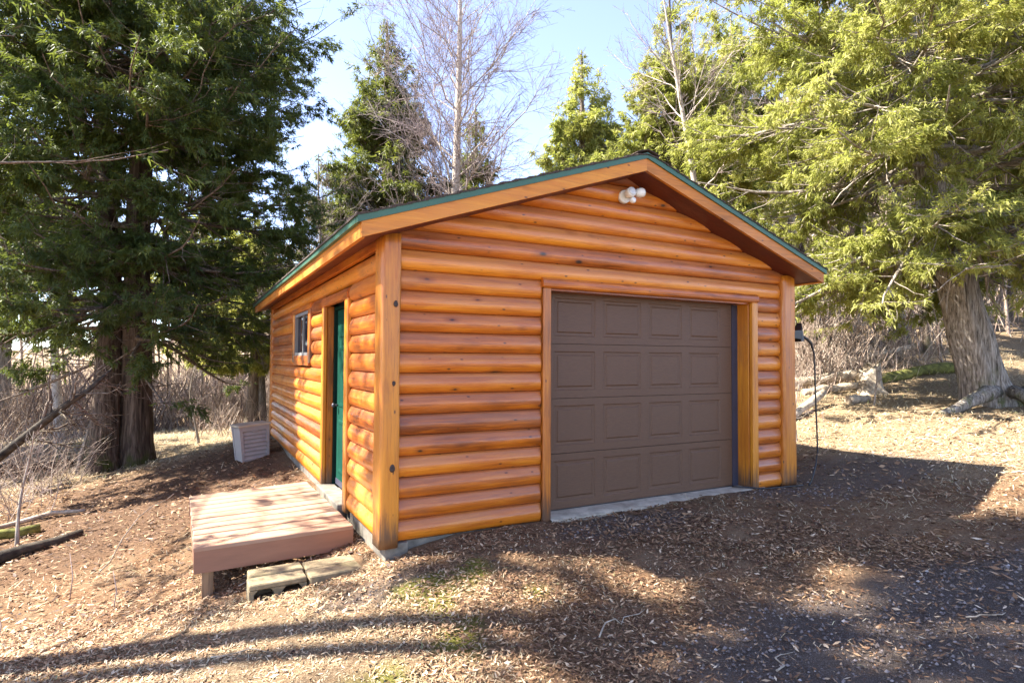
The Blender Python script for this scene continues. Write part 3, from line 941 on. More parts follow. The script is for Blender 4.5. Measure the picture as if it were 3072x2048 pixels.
rs = random.Random(4)
for i in range(11):
    v0, v1 = i / 11, (i + 1) / 11
    g = .0055
    dz = rs.uniform(-.0025, .0015)
    dbox(-.004 + rs.uniform(-.003, .003), 1.004 + rs.uniform(-.003, .003), v0 + (g if i else -.006), v1 - g, -.036 + dz, 0 + dz, .006).build('board', M['deck'], deck)
dbox(-.004, 1.006, -.004, .014, -.225, -.038).build('rim_joist', M['deck_rim'], deck)
dbox(-.004, 1.006, .982, 1.0, -.225, -.038).build('rim_joist', M['deck_rim'], deck)
dbox(.0, .027, .0145, .9815, -.225, -.038).build('rim_joist', M['deck_rim'], deck)
dbox(.973, 1.0, .0145, .9815, -.225, -.038).build('rim_joist', M['deck_rim'], deck)
for v in (.25, .5, .75):
    dbox(.028, .972, v - .009, v + .009, -.2, -.038).build('joist', M['lumber'], deck)
for (u, v) in ((.045, .0148), (.90, .0148), (.045, .94), (.90, .94)):
    p_ = dk(u, v)
    zg = h1(p_[0] + .03, p_[1] + .03)
    dbox(u, u + .068, v, v + .042, -.20, zg - .12 if False else -.04).build('leg_block', M['lumber'], deck) if False else None
    a, b = dk(u, v, -.06), dk(u + .068, v + .042, -.06)
    MB().box((a[0], a[1], zg - .15), (b[0], b[1], -.045), bev=.003).build('leg', M['lumber'], deck)


# concrete blocks in front of the deck
def block(x0, x1, y0, y1, z0, z1, rz, label, holes):
    cx, cy = (x0 + x1) / 2, (y0 + y1) / 2
    c_, s_ = math.cos(rz), math.sin(rz)
    rs = random.Random(int(x0 * 100) + int(y0 * 100))
    mb = MB()
    if holes:      # hollow cores open to the front, arch shaped
        n = 16
        top = z1 - .045
        mb.box((x0, y0, top), (x1, y1, z1), bev=.008)
        mb.box((x0, y0, z0), (x0 + .035, y1, top)); mb.box((x1 - .035, y0, z0), (x1, y1, top)); mb.box((x0 + .035, y1 - .04, z0), (x1 - .035, y1, top))
        xm = (x0 + x1) / 2
        mb.box((xm - .03, y0, z0), (xm + .03, y1 - .04, top))
        for a, b in ((x0 + .035, xm - .03), (xm + .03, x1 - .035)):
            for e0, e1 in ((a, a + .03), (b, b - .03)):
                mb.add([(e0, y0, top), (e1, y0, top), (e0, y0, top - .035), (e0, y1 - .04, top), (e1, y1 - .04, top), (e0, y1 - .04, top - .035)],
                       [(0, 1, 2), (3, 5, 4), (1, 4, 5, 2), (0, 3, 4, 1), (0, 2, 5, 3)])
    else:
        mb.box((x0, y0, z0), (x1, y1, z1), bev=.010)
    mb.v = [(cx + (x - cx) * c_ - (y - cy) * s_, cy + (x - cx) * s_ + (y - cy) * c_, z + .002 * rs.random()) for x, y, z in mb.v]
    tag(mb.build('concrete_block', M['block']), label, 'block', 'concrete blocks laid as a step in front of the deck')


block(-1.165, -.725, .075, .265, -.42, -.205, .03, 'hollow-core concrete block at the front left of the deck step', True)
block(-1.145, -.715, .285, .470, -.42, -.200, .035, 'concrete block behind the hollow-core one, edge under the deck', False)
block(-.705, -.260, .070, .275, -.42, -.205, .06, 'solid concrete block beside the gravel at the front right of the step', False)
block(-.700, -.265, .278, .480, -.42, -.206, .055, 'solid concrete block at the back right of the step near the corner post', False)

# resin storage bin by the wall
bin_ = empty('storage_bin', (-.62, 6.4, -.2), 'grey louvred resin storage bin by the left wall', 'storage bin')
bw, bd, bh = .255, .22, .60
bz = h1(-.62, 6.3) - .01
BM = Matrix.Translation((-.62, 6.40, bz)) @ Matrix.Rotation(math.radians(-4), 4, 'Y') @ Matrix.Rotation(math.radians(14), 4, 'Z')


def bpart(name, mb, mat, parent):
    mb.v = [tuple(BM @ Vector(p_)) for p_ in mb.v]
    return mb.build(name, mat, parent)


def taper(z): return .90 + .10 * z / bh


def tb(x0, x1, y0, y1, z0, z1):
    P = []
    for z in (z0, z1):
        t = taper(z)
        P += [(x0 * t, y0 * t, z), (x1 * t, y0 * t, z), (x1 * t, y1 * t, z), (x0 * t, y1 * t, z)]
    return MB().hexa(P)


body = bpart('body', tb(-bw + .01, bw - .01, -bd + .052, bd - .01, 0, bh - .02), M['bin'], bin_)
for (x0, x1, y0, y1, z0, z1) in ((-bw, -bw + .05, -bd, -bd + .03, 0, bh), (bw - .05, bw, -bd, -bd + .03, 0, bh), (-bw + .05, bw - .05, -bd, -bd + .03, 0, .035), (-bw + .05, bw - .05, -bd, -bd + .03, bh - .075, bh),
                                 (-bw, -bw + .03, -bd + .03, -bd + .08, 0, bh), (-bw, -bw + .03, bd - .06, bd, 0, bh), (bw - .03, bw, -bd + .03, bd, 0, bh)):
    bpart('frame', tb(x0, x1, y0, y1, z0, z1), M['bin'], bin_)
for i in range(7):
    z0 = .036 + i * (bh - .075 - .036) / 7
    z1 = z0 + (bh - .111) / 7
    P = []
    for z, dy in ((z0, .004), (z1, .042)):
        t = taper(z)
        P += [((-bw + .051) * t, (-bd + dy) * t, z), ((bw - .051) * t, (-bd + dy) * t, z), ((bw - .051) * t, (-bd + .051) * t, z), ((-bw + .051) * t, (-bd + .051) * t, z)]
    bpart('louvre', MB().hexa(P), M['bin'], bin_)
lid = tb(-bw - .02, bw + .02, -bd - .025, bd + .01, bh + .002, bh + .035)
bpart('lid', lid, M['bin_lid'], bin_)
bpart('latch', MB().box((-.05, -bd - .004, bh - .095), (.05, -bd + .02, bh - .078)), M['bin'], bin_)


# ------------------------------------------------------------------ trees
def interp_path(P, t):
    """P (K,n,3), t (K,) in 0..1 -> point and tangent"""
    n = P.shape[1]
    s = np.clip(t * (n - 1), 0, n - 1.001)
    i = s.astype(int)
    f = (s - i)[:, None]
    k = np.arange(len(P))
    a, b = P[k, i], P[k, i + 1]
    return a + (b - a) * f, nrm(b - a), i, f[:, 0]


def plen(P):
    return np.linalg.norm(np.diff(P, axis=1), axis=2).sum(1)


def sprout(rs, P, R, N, t0, t1, ang, lf, npts, flat=1.0, grav=0.0, up=0.0, rr=.55, wob=.06, rmin=.003, tip=.35):
    L = plen(P)
    k = rs.choice(len(P), N, p=L / L.sum())
    t = t0 + (t1 - t0) * rs.rand(N)
    pos, T, i, f = interp_path(P[k], t)
    rad = R[k, i] * (1 - f) + R[k, i + 1] * f
    rnd = nrm(rs.randn(N, 3) * np.array([1, 1, flat]))
    perp = nrm(rnd - (rnd * T).sum(-1, keepdims=True) * T)
    th = np.radians(ang[0] + (ang[1] - ang[0]) * rs.rand(N))[:, None]
    D = nrm(T * np.cos(th) + perp * np.sin(th))
    D[:, 2] *= flat if flat < 1 else 1
    D = nrm(D)
    ln = (lf[0] + (lf[1] - lf[0]) * rs.rand(N)) * L[k] * (1.1 - .75 * t)
    s = np.linspace(0, 1, npts)[None, :, None]
    w = np.cumsum(rs.randn(N, npts, 3) * wob, axis=1) * s
    Q = pos[:, None] + ln[:, None, None] * (D[:, None] * s + w * .5)
    Q[..., 2] += ln[:, None] * (-grav * s[..., 0] ** 1.5 + up * s[..., 0] ** 2.5)
    r0 = np.maximum(rad * rr * (.7 + .5 * rs.rand(N)), rmin)
    r0 = np.minimum(r0, rad * .9 + rmin)
    Rq = r0[:, None] * (1 - (1 - tip) * s[0, :, 0][None])
    return Q, np.maximum(Rq, rmin * .6)


def join(parts):
    Vs, Fs, o = [], [], 0
    for V, F in parts:
        Vs.append(V); Fs.append(F + o); o += len(V)
    return np.concatenate(Vs), np.concatenate(Fs)


FAN = np.array([   # one fan spray, x along, y across (trees out of view)
    [(-.10, -.07), (-.05, .07), (1.0, .0)],
    [(.10, .03), (.24, .10), (.50, .52)], [(.10, -.03), (.22, -.12), (.46, -.55)],
    [(.38, .02), (.52, .06), (.82, .34)], [(.36, -.02), (.50, -.08), (.80, -.36)]])
SPRAY = np.array([[(0, -.11), (.22, .15), (1.0, .0)]])     # one small scale-leaf sprig


def sprays(rs, paths, N, size, droop=.35, spread=.8, t0=.2, fat=1.7, T_=None, fuzz=0.0):
    T_ = SPRAY if T_ is None else T_
    Ls = [plen(P) for P in paths]
    tot = sum(l.sum() for l in Ls)
    out = []
    for P, L in zip(paths, Ls):
        n = int(N * L.sum() / tot)
        if n < 1: continue
        k = rs.choice(len(P), n, p=L / L.sum())
        t = t0 + (1.0 - t0) * rs.rand(n)
        pos, T, _, _ = interp_path(P[k], t)
        A = nrm(T * .55 + rs.randn(n, 3) * spread * .6 + np.array([0, 0, -droop]))
        B = nrm(np.cross(A, rs.randn(n, 3) * np.array([.6, .6, 1.0])))
        Nn = np.cross(A, B)
        sz = size * (.55 + .9 * rs.rand(n))
        tm = T_.reshape(-1, 2)
        pos = pos + rs.randn(n, 3) * fuzz
        x = tm[:, 0][None, :, None]; y = tm[:, 1][None, :, None] * fat * .6
        V = pos[:, None] + sz[:, None, None] * (x * A[:, None] + y * B[:, None] - (x ** 2) * .18 * np.array([0, 0, 1.0]) + .12 * np.abs(y) * Nn[:, None])
        out.append((V, np.repeat(.55 * rs.rand(len(P))[k] + .45 * rs.rand(n), len(tm)), pos))
    V = np.concatenate([o[0].reshape(-1, 3) for o in out])
    tint = np.concatenate([o[1] for o in out])
    base = np.concatenate([np.repeat(o[2], len(T_) * 3, axis=0) for o in out])
    return V, tint, base


def make_cedar(seed, trunk, tr, crown0, R, prof, nl, ns, size, sub=9, el=(-8, 38), sag=.28, up=.26, az_bias=None, keep=None, twigs=3, sides=14, flare=1.5, bare=0, fan=False, only=None, hp=1.0):
    """returns (wood V,F), (leaf V,F,tint); trunk: list of points, local to the base"""
    rs = np.random.RandomState(seed)
    tp = np.array(trunk, float)
    # resample the trunk
    n = 26
    d = np.r_[0, np.cumsum(np.linalg.norm(np.diff(tp, axis=0), axis=1))]
    s = np.linspace(0, d[-1], n)
    TP = np.stack([np.interp(s, d, tp[:, i]) for i in range(3)], -1)
    u = s / d[-1]
    TR = tr * (1 - u) ** .75 + .02
    TR *= 1 + (flare - 1) * np.exp(-s / .35)
    a = np.arange(sides) * 2 * PI / sides
    ridge = 1 + .07 * np.sin(a * 5 + seed)[None] * (1 + np.exp(-s / .5))[:, None] + .05 * np.sin(a * 9 + 2 * seed)[None] + .03 * rs.randn(n, sides)
    parts = [tubes(TP[None], TR[None], sides, ridge[None])]
    if only == 'trunk': return parts[0]
    if only == 'boughs': parts = []
    uu = np.sort(crown0 + (.985 - crown0) * rs.rand(nl) ** hp)
    az = np.arange(nl) * 2.39996 + rs.randn(nl) * .35 + seed
    if az_bias is not None:
        az = az_bias(rs, uu, az)
    uc = (uu - crown0) / (1 - crown0)
    L = R * np.array([prof(q) for q in uc]) * (.72 + .38 * rs.rand(nl))
    pos, T, i, f = interp_path(np.repeat(TP[None], nl, 0), uu)
    e = np.radians(el[0] + (el[1] - el[0]) * uc + rs.randn(nl) * 8)
    D = np.stack([np.cos(az) * np.cos(e), np.sin(az) * np.cos(e), np.sin(e)], -1)
    ss = np.linspace(0, 1, 9)
    P = pos[:, None] + L[:, None, None] * D[:, None] * ss[None, :, None]
    P[..., 2] += L[:, None] * (-sag * ss ** 1.3 + up * ss ** 3)[None]
    P[:, 1:, :2] += np.cumsum(rs.randn(nl, 8, 2), axis=1) * (.022 * L)[:, None, None]
    Rl = (np.interp(uu, u, TR) * .21)[:, None] * (1 - .85 * ss)[None] * (L / R)[:, None] ** .4
    Rl = np.clip(Rl, .006, .075)
    parts.append(tubes(P, Rl, 6))
    P2, R2 = sprout(rs, P, Rl, nl * sub, .18, 1.0, (25, 70), (.22, .55), 5, flat=.45, grav=.12, up=.14, wob=.05, rmin=.004)
    parts.append(tubes(P2, R2, 3))
    P3, R3 = sprout(rs, P2, R2, nl * sub * twigs, .2, 1.0, (25, 70), (.3, .6), 3, flat=.6, grav=.18, up=.1, wob=.05, rmin=.003)
    parts.append(tubes(P3, R3, 3))
    if bare:
        Pb, Rb = sprout(rs, P, Rl, bare, .1, .8, (30, 80), (.15, .4), 5, flat=.7, grav=.25, up=.2, wob=.10, rmin=.004)
        parts.append(tubes(Pb, Rb, 3))
    wood = join(parts)
    if fan:
        V, tint, base = sprays(rs, [P2, P3], ns, size, T_=FAN)
    else:
        P4, _ = sprout(rs, P3, R3, nl * sub * twigs * 4, .1, 1.0, (25, 75), (.35, .75), 3, flat=.7, grav=.12, up=.05, wob=.06, rmin=.002)
        V, tint, base = sprays(rs, [P2[::2], P3, P4, P4], ns, size, droop=.22, spread=.62, t0=.05, fuzz=size * .22)
    # clumpy tone: noise over space plus per-spray variation
    cl = vnoise(base[:, 0] + base[:, 2] * .37, base[:, 1] + base[:, 2] * .71, seed + 5, 1.3)
    tint = np.clip(.16 + .62 * tint + .5 * (cl - .5), 0, 1)
    if keep is not None:
        mk = keep(base[::15], rs)
        mk = np.repeat(mk, 15)
        V, tint = V[mk], tint[mk]
    F = np.arange(len(V)).reshape(-1, 3)
    return wood, (V, F, tint)


def place_tree(name, base, data, leaf_mat, bark_mat, label, cat, group=None, rz=0.0, sc=1.0):
    t = empty(name, base, label, cat, group)
    wood, leaf = data
    w_ = bpy.data.objects.new('trunk', wood if isinstance(wood, bpy.types.Mesh) else raw_mesh('trunk', wood[0], wood[1], bark_mat, smooth=True))
    link(w_, t, base)
    if leaf is not None:
        l_ = bpy.data.objects.new('crown', leaf if isinstance(leaf, bpy.types.Mesh) else raw_mesh('crown', leaf[0], leaf[1], leaf_mat, attrs=dict(tint=leaf[2])))
        link(l_, t, base)
    t.rotation_euler = (0, 0, rz)
    t.scale = (sc, sc, sc)
    return t


def clad(t, base, data, leaf_mat, bark_mat, turns, axis0=(0, 0, 0), tilt=(0, 0), scs=None):
    """hang the same set of boughs with foliage several times round one trunk, sharing the mesh data"""
    bm_ = raw_mesh('bough', data[0][0], data[0][1], bark_mat, smooth=True)
    lm_ = raw_mesh('crown', data[1][0], data[1][1], leaf_mat, attrs=dict(tint=data[1][2]))
    zax = Vector((tilt[0], tilt[1], 1)).normalized()
    T_ = Vector((0, 0, 1)).rotation_difference(zax).to_matrix().to_4x4()
    for i, a in enumerate(turns):
        for nm, me in (('bough', bm_), ('crown', lm_)):
            o = bpy.data.objects.new(nm, me)
            link(o, t, base)
            k = scs[i] if scs else 1.0
            ax = axis0[i] if hasattr(axis0[0], '__len__') else axis0
            o.matrix_local = Matrix.Translation(Vector(ax)) @ T_ @ Matrix.Rotation(a, 4, 'Z') @ Matrix.Scale(k, 4)


def copy_tree(t, base, label, rz, sc):
    c = t.copy(); COL.objects.link(c)
    c.location = base; c.rotation_euler = (0, 0, rz); c.scale = sc if hasattr(sc, '__len__') else (sc, sc, sc)
    c['label'] = label
    for ch in list(t.children):
        q = ch.copy(); COL.objects.link(q); q.parent = c
    return c


def gz(x, y, dz=-.05): return (x, y, h1(x, y) + dz)


# A: the big twin-trunked cedar left of the garage
bA = gz(-2.78, 9.9, -.1)
prA = lambda u: (min(1, .80 + .9 * u) if u < .25 else 1.0) * (1 - max(0, u - .45) / .55 * .75)
tw = make_cedar(11, [(.18, .0, 0), (.15, .05, 2.5), (.1, .1, 5), (.2, .0, 9), (.1, 0, 14.5)], .28, .2, 1, None, 1, 1, 1, flare=1.3, sides=16, only='trunk')
tA = place_tree('cedar_tree', bA, (tw, None), None, M['cedar_bark_dark'], 'big dark cedar with two joined trunks left of the garage', 'tree')
tw = make_cedar(12, [(-.40, -.10, 0), (-.36, -.05, 1.6), (-.33, .3, 3.4), (-.6, .6, 7), (-.8, .6, 11.5)], .25, .26, 1, None, 1, 1, 1, flare=1.3, sides=16, only='trunk')
link(bpy.data.objects.new('trunk', raw_mesh('second_trunk', tw[0], tw[1], M['cedar_bark_dark'], smooth=True)), tA, bA)
dA = make_cedar(11, [(0, 0, 0), (0, 0, 14.5)], .28, .20, 4.35, prA, 60, 200000, .088, sub=10, bare=420, sag=.20, el=(-6, 26), only='boughs')
clad(tA, bA, dA, M['leaf_dark'], M['cedar_bark'], (0, 2.1, 4.2, 1.0), axis0=[(.12, 0, 0), (.14, 0, .12), (.14, 0, -.15), (-.5, .35, .9)], scs=[1, 1, 1, .88])

# B: tall cedar beside the drive, its boughs hang into the top left; its crown dapples the drive and wall
bB = gz(-5.8, 1.9, -.1)
dB = make_cedar(23, [(0, 0, 0), (.0, .1, 5), (.1, .0, 10), (0, 0, 17)], .10, .63, 2.7, lambda u: 1 - .4 * u, 40, 9500, .30, sub=6, twigs=2, fan=True)
tB = place_tree('cedar_tree', bB, dB, M['leaf_dark'], M['cedar_bark'], 'dark cedar whose boughs hang in from beyond the left edge', 'tree')
dB2 = make_cedar(29, [(0, 0, 0), (.0, .1, 5), (.1, .0, 10)], .20, .40, 5.0, lambda u: .8 + .2 * u, 10, 6000, .11, sub=7, el=(5, 20), sag=.25, up=.2, bare=70, twigs=2,
                 az_bias=lambda r_, u_, a_: np.where(np.arange(len(u_)) % 2 == 0, .40, 1.25) + .25 * r_.randn(len(u_)))
w2 = bpy.data.objects.new('bough', raw_mesh('bough', dB2[0][0], dB2[0][1], M['cedar_bark'], smooth=True)); link(w2, tB, bB)
l2 = bpy.data.objects.new('crown', raw_mesh('low_crown', dB2[1][0], dB2[1][1], M['leaf_dark'], attrs=dict(tint=dB2[1][2]))); link(l2, tB, bB)

# C: taller cedar behind it, crown high; shade over the gravel
bC = gz(-7.2, 2.3, -.1)
dC = make_cedar(31, [(0, 0, 0), (.1, .1, 6), (.2, .0, 12), (.2, 0, 18.5)], .10, .68, 2.8, lambda u: 1 - .4 * u, 38, 11000, .32, sub=6, twigs=2, fan=True)
tC = place_tree('cedar_tree', bC, dC, M['leaf_dark'], M['cedar_bark'], 'tall high-crowned cedar standing out of view beyond the left edge', 'tree')

# H: big leaning grey cedar on the right
bH = (12.62, .90, h1(12.62, .9) - .12)
HT = [(0, 0, 0), (-.35, .16, 1.5), (-.62, .34, 2.9), (-.85, .58, 4.8), (-1.0, .78, 7.0), (-1.2, .98, 9.2), (-1.2, 1.0, 13)]
tw = make_cedar(41, HT, .36, .27, 1, None, 1, 1, 1, flare=1.35, sides=26, only='trunk')
tH = place_tree('cedar_tree', bH, (tw, None), None, M['cedar_bark_grey'], 'big leaning grey-barked cedar with exposed roots right of the garage', 'tree')
dH = make_cedar(41, [(0, 0, 0), (0, 0, 13)], .44, .26, 5.0, lambda u: (.72 + 1.1 * u if u < .25 else 1.0) * (1 - max(0, u - .5) * 1.1), 58, 210000, .094, sub=10, sag=.32, up=.22, bare=520, only='boughs')
clad(tH, bH, dH, M['leaf_lime'], M['grey_wood'], (.3, 2.4, 4.5), axis0=[(-.55, .3, 0), (-.55, .3, .12), (-.55, .3, -.12)], tilt=(-.055, .06))
rs_ = random.Random(3)
def rootpath(pts, r0, r1, name='root'):
    pts = [(x, y, h1(x, y) + z) for x, y, z in pts]
    n = len(pts)
    mb = MB().tube(pts, [r0 + (r1 - r0) * i / (n - 1) for i in range(n)], 10)
    o = mb.build(name, M['cedar_bark_grey'], tH)
    return o
rootpath([(12.45, .75, .25), (12.1, .72, .26), (11.7, .78, .18), (11.3, .86, .06), (10.9, 1.0, -.03)], .19, .06)
rootpath([(12.5, .45, .30), (12.3, .15, .25), (12.2, -.1, .1), (12.15, -.3, -.08)], .13, .07)
rootpath([(12.8, .35, .22), (12.9, .0, .15), (13.2, -.3, .08), (13.6, -.5, -.03)], .17, .07)
rootpath([(13.1, .5, .2), (13.6, .3, .12), (14.2, .2, .0)], .17, .06)

# background cedars behind the garage
prP = lambda u: (1 - u) ** .8 * (.55 + .9 * (u < .999)) if u > .12 else .85
def pcedar(name_b, seed, h, R, tr, nl, ns, size, mat, label, twin=False, c0=.08):
    t_ = place_tree('cedar_tree', name_b, (make_cedar(seed, [(0, 0, 0), (.1, 0, h * .5), (0, 0, h)], tr, .08, 1, None, 1, 1, 1, sides=9, only='trunk'), None), None, M['cedar_bark'], label, 'tree')
    d_ = make_cedar(seed, [(0, 0, 0), (0, 0, h)], tr, c0, R, lambda u: max(.09, (1 - u) ** .72), nl, ns, size, sub=8, el=(-5, 48), sag=.15, up=.2, twigs=2, only='boughs', hp=.62)
    if twin:
        clad(t_, name_b, d_, mat, M['cedar_bark'], (0, 2.2, 4.0), axis0=[(0, 0, 0), (0, 0, .1), (1.15, 0, .3)], scs=[1, 1, .95])
    else:
        clad(t_, name_b, d_, mat, M['cedar_bark'], (0, 2.2, 4.3))
    return t_
pcedar(gz(4.65, 16.54), 51, 14.8, 4.2, .3, 110, 100000, .17, M['leaf_olive'], 'tall pointed olive cedar beyond the left half of the roof')
pcedar(gz(9.9, 19.9), 53, 13.2, 2.7, .28, 80, 32000, .22, M['leaf_olive'], 'smaller cedar standing right behind the tall bare birch')
pcedar(gz(15.5, 19.3), 55, 15.4, 3.9, .3, 100, 62000, .23, M['leaf_lime'], 'twin-topped yellow-green cedar over the roof ridge', twin=True)
tI = pcedar(gz(11.7, 9.0), 57, 12.2, 3.4, .25, 95, 90000, .14, M['leaf_lime'], 'yellow-green cedar just beyond the right roof slope')
pcedar(gz(.2, 16.6), 71, 7.2, 2.6, .18, 60, 40000, .15, M['leaf_lime'], 'small bright cedar between the storage bin and the far garage corner', c0=.24)
b = gz(18.8, 6.0)
tJ = place_tree('cedar_tree', b, (make_cedar(59, [(0, 0, 0), (.15, 0, 6), (0, .1, 13)], .24, .5, 1, None, 1, 1, 1, sides=9, only='trunk'), None), None, M['cedar_bark_grey'], 'high-crowned yellow-green cedar between the leaning cedar and the hillside', 'tree')
dJ = make_cedar(59, [(0, 0, 0), (0, 0, 13)], .24, .50, 3.4, lambda u: max(.1, (1 - u) ** .6), 50, 65000, .19, sub=9, el=(0, 45), sag=.22, up=.2, twigs=2, only='boughs')
clad(tJ, b, dJ, M['leaf_lime'], M['cedar_bark_grey'], (0, 2.3))
copy_tree(tJ, gz(19.5, 13.5), 'high-crowned cedar on the slope behind the white birches', 4.0, 1.1)
copy_tree(tJ, gz(24.0, 7.4), 'high-crowned cedar on the hillside right of the leaning cedar', 1.0, 1.1)
copy_tree(tJ, gz(29.0, 5.5), 'high-crowned cedar at the right edge far behind the leaning trunk', 2.6, 1.2)
copy_tree(tJ, gz(.6, 17.5), 'yellow-green cedar beyond the far left corner of the garage', 3.0, (.8, .8, .52))
copy_tree(tJ, gz(-10.8, 16.2), 'high-crowned cedar behind the dark boughs at the left edge', .6, (1.1, 1.1, .85))
copy_tree(tJ, gz(-7.8, 23.5), 'high-crowned cedar beyond the clearing left of the twin trunks', 1.9, (1.2, 1.2, .9))
copy_tree(tJ, gz(-1.2, 31.0), 'high-crowned cedar beyond the clearing right of the twin trunks', 3.4, (1.2, 1.2, .9))

# ---- bare deciduous trees
def make_bare(seed, h, tr, spread, n1=34, n2=9, n3=6, n4=3, lean=(0, 0), c0=.22, el=(28, 62), up=.25, rmin=.006, twig=.0045, limb=.34):
    rs = np.random.RandomState(seed)
    n = 22
    s = np.linspace(0, 1, n)
    TP = np.stack([lean[0] * s + .15 * np.sin(s * 5 + seed) * s, lean[1] * s + .15 * np.cos(s * 4 + seed) * s, h * s], -1)
    TR = tr * (1 - s) ** .9 + .012
    TR *= 1 + .35 * np.exp(-s * h / .3)
    parts = [tubes(TP[None], TR[None], 10)]
    uu = np.sort(c0 + (.97 - c0) * rs.rand(n1))
    az = np.arange(n1) * 2.39996 + rs.randn(n1) * .4
    uc = (uu - c0) / (1 - c0)
    L = spread * (.35 + .65 * np.sin(np.clip(uc * 1.05 + .12, 0, 1) * PI) ** .8) * (.7 + .5 * rs.rand(n1))
    pos, T, i, f = interp_path(np.repeat(TP[None], n1, 0), uu)
    e = np.radians(el[0] + (el[1] - el[0]) * uc + rs.randn(n1) * 8)
    D = np.stack([np.cos(az) * np.cos(e), np.sin(az) * np.cos(e), np.sin(e)], -1)
    ss = np.linspace(0, 1, 9)
    P = pos[:, None] + L[:, None, None] * D[:, None] * ss[None, :, None]
    P[..., 2] += L[:, None] * (up * ss ** 2)[None]
    P[:, 1:] += np.cumsum(rs.randn(n1, 8, 3), axis=1) * (.025 * L)[:, None, None]
    R1 = np.clip((np.interp(uu, s, TR) * limb)[:, None] * (1 - .82 * ss)[None], rmin, 1)
    parts.append(tubes(P, R1, 5))
    P2, R2 = sprout(rs, P, R1, n1 * n2, .12, 1, (22, 55), (.28, .6), 6, up=.12, wob=.07, rmin=rmin * .8, rr=.6)
    parts.append(tubes(P2, R2, 3))
    P3, R3 = sprout(rs, P2, R2, n1 * n2 * n3, .1, 1, (20, 55), (.3, .65), 4, up=.1, wob=.08, rmin=twig)
    parts.append(tubes(P3, R3, 3))
    if n4:
        P4, R4 = sprout(rs, P3, R3, n1 * n2 * n3 * n4, .1, 1, (20, 55), (.35, .7), 3, wob=.08, rmin=twig * .8)
        parts.append(tubes(P4, R4, 3))
    return join(parts[:2]), join(parts[2:])


def place_bare(base, data, label, bark_m, twig_m, name='bare_tree', group=None):
    t = empty(name, base, label, 'tree', group)
    link(bpy.data.objects.new('trunk', raw_mesh('bare_trunk', data[0][0], data[0][1], bark_m, smooth=True)), t, base)
    link(bpy.data.objects.new('crown', raw_mesh('bare_crown', data[1][0], data[1][1], twig_m, smooth=True)), t, base)
    return t


place_bare(gz(6.21, 13.42), make_bare(61, 17.5, .22, 4.1, n1=62, n2=10, n3=7, n4=2, twig=.0062, c0=.2, el=(25, 66), up=.2, limb=.26, rmin=.005), 'tall leafless birch rising behind the roof', M['birch_bark'], M['twig'], 'birch_tree')
place_bare(gz(4.75, 15.0), make_bare(62, 9.5, .10, 2.6, n1=26, n2=7, n3=5, n4=2), 'slender leafless tree between the pointed cedar and the birch', M['grey_wood'], M['twig'])
g1 = place_bare(gz(1.9, 14.0), make_bare(63, 8.6, .09, 2.6, n1=30, n2=8, n3=5, n4=2, c0=.1), 'bushy leafless tree beyond the left eave', M['grey_wood'], M['twig'])
copy_tree(g1, gz(2.9, 17.5), 'bushy leafless tree in front of the pointed cedar', 2.0, 1.05)
copy_tree(g1, gz(8.6, 16.2), 'bushy leafless tree low to the right of the birch', 4.2, .9)
copy_tree(g1, gz(13.8, 14.0), 'thin leafless tree just left of the ridge end', 1.2, .9)
# pale trunks right of the garage
place_bare(gz(11.7, 6.9), make_bare(64, 11, .13, 2.4, n1=22, n2=6, n3=4, n4=1, lean=(-1.9, .3), c0=.45), 'pale birch leaning left beyond the right roof slope', M['birch_bark'], M['twig'], 'birch_tree')
jt = place_bare(gz(14.3, 6.6), make_bare(65, 12, .14, 2.2, n1=20, n2=6, n3=4, n4=1, lean=(.3, .2), c0=.5), 'straight pale birch nearest the right eave corner', M['birch_bark'], M['twig'], 'birch_tree')
copy_tree(jt, gz(12.9, 8.6), 'straight pale birch behind the leaning one', 1.5, .95)
copy_tree(jt, gz(17.6, 8.0), 'pale birch beside the thin dark trunks on the slope', 3.1, 1.1)
copy_tree(jt, gz(22.8, 9.6), 'pale birch high on the slope left of the leaning cedar', 4.4, 1.25)
dk_ = place_bare(gz(15.6, 7.3), make_bare(66, 9.5, .09, 2.0, n1=24, n2=6, n3=4, n4=1, lean=(.5, -.2), c0=.2), 'dark thin-trunked bare tree beside the straight pale birch', M['cedar_bark'], M['twig'])
spots = [(19.2, 8.6, 'leaning', -2.0), (21.5, 7.2, 'slim', .9), (24.5, 10.8, 'tall', 2.7), (27.5, 9.0, 'grey', 1.7), (17.8, 4.6, 'crooked', 3.7), (21.0, 3.2, 'short', 5.0), (29.5, 7.2, 'faint', .3), (26.0, 13.5, 'forked', 4.5)]
where = ['on the slope right of the stump', 'behind the brush right of the stump', 'high on the hillside over the stump', 'high on the hillside left of the leaning cedar', 'just behind the leaning cedar trunk',
         'at the right edge behind the leaning cedar', 'far up the hillside at the right edge', 'far up the hillside behind the pale birches']
for (x, y, ad, rz), wh in zip(spots, where):
    copy_tree(dk_, gz(x, y), '%s dark bare tree %s' % (ad, wh), rz, random.Random(x).uniform(.9, 1.35))
copy_tree(dk_, gz(-6.4, .8), 'leafless tree standing out of view left of the deck', 1.1, .85)
lt = place_bare(gz(-4.81, 15.97), make_bare(67, 6.5, .14, 1.5, n1=16, n2=5, n3=4, n4=1, lean=(-.6, .2), c0=.45), 'peeling tan birch trunk in the left clearing', M['birch_bark'], M['twig'], 'birch_tree')
copy_tree(dk_, gz(-4.1, 18.5), 'thin bare tree right behind the tan birch trunk', 1.0, .55)
copy_tree(dk_, gz(-1.2, 24.0), 'thin bare tree in the thicket right of the twin cedar', 2.0, .6)
copy_tree(dk_, gz(-8.0, 19.0), 'thin bare tree in the thicket at the left edge', 3.0, .7)
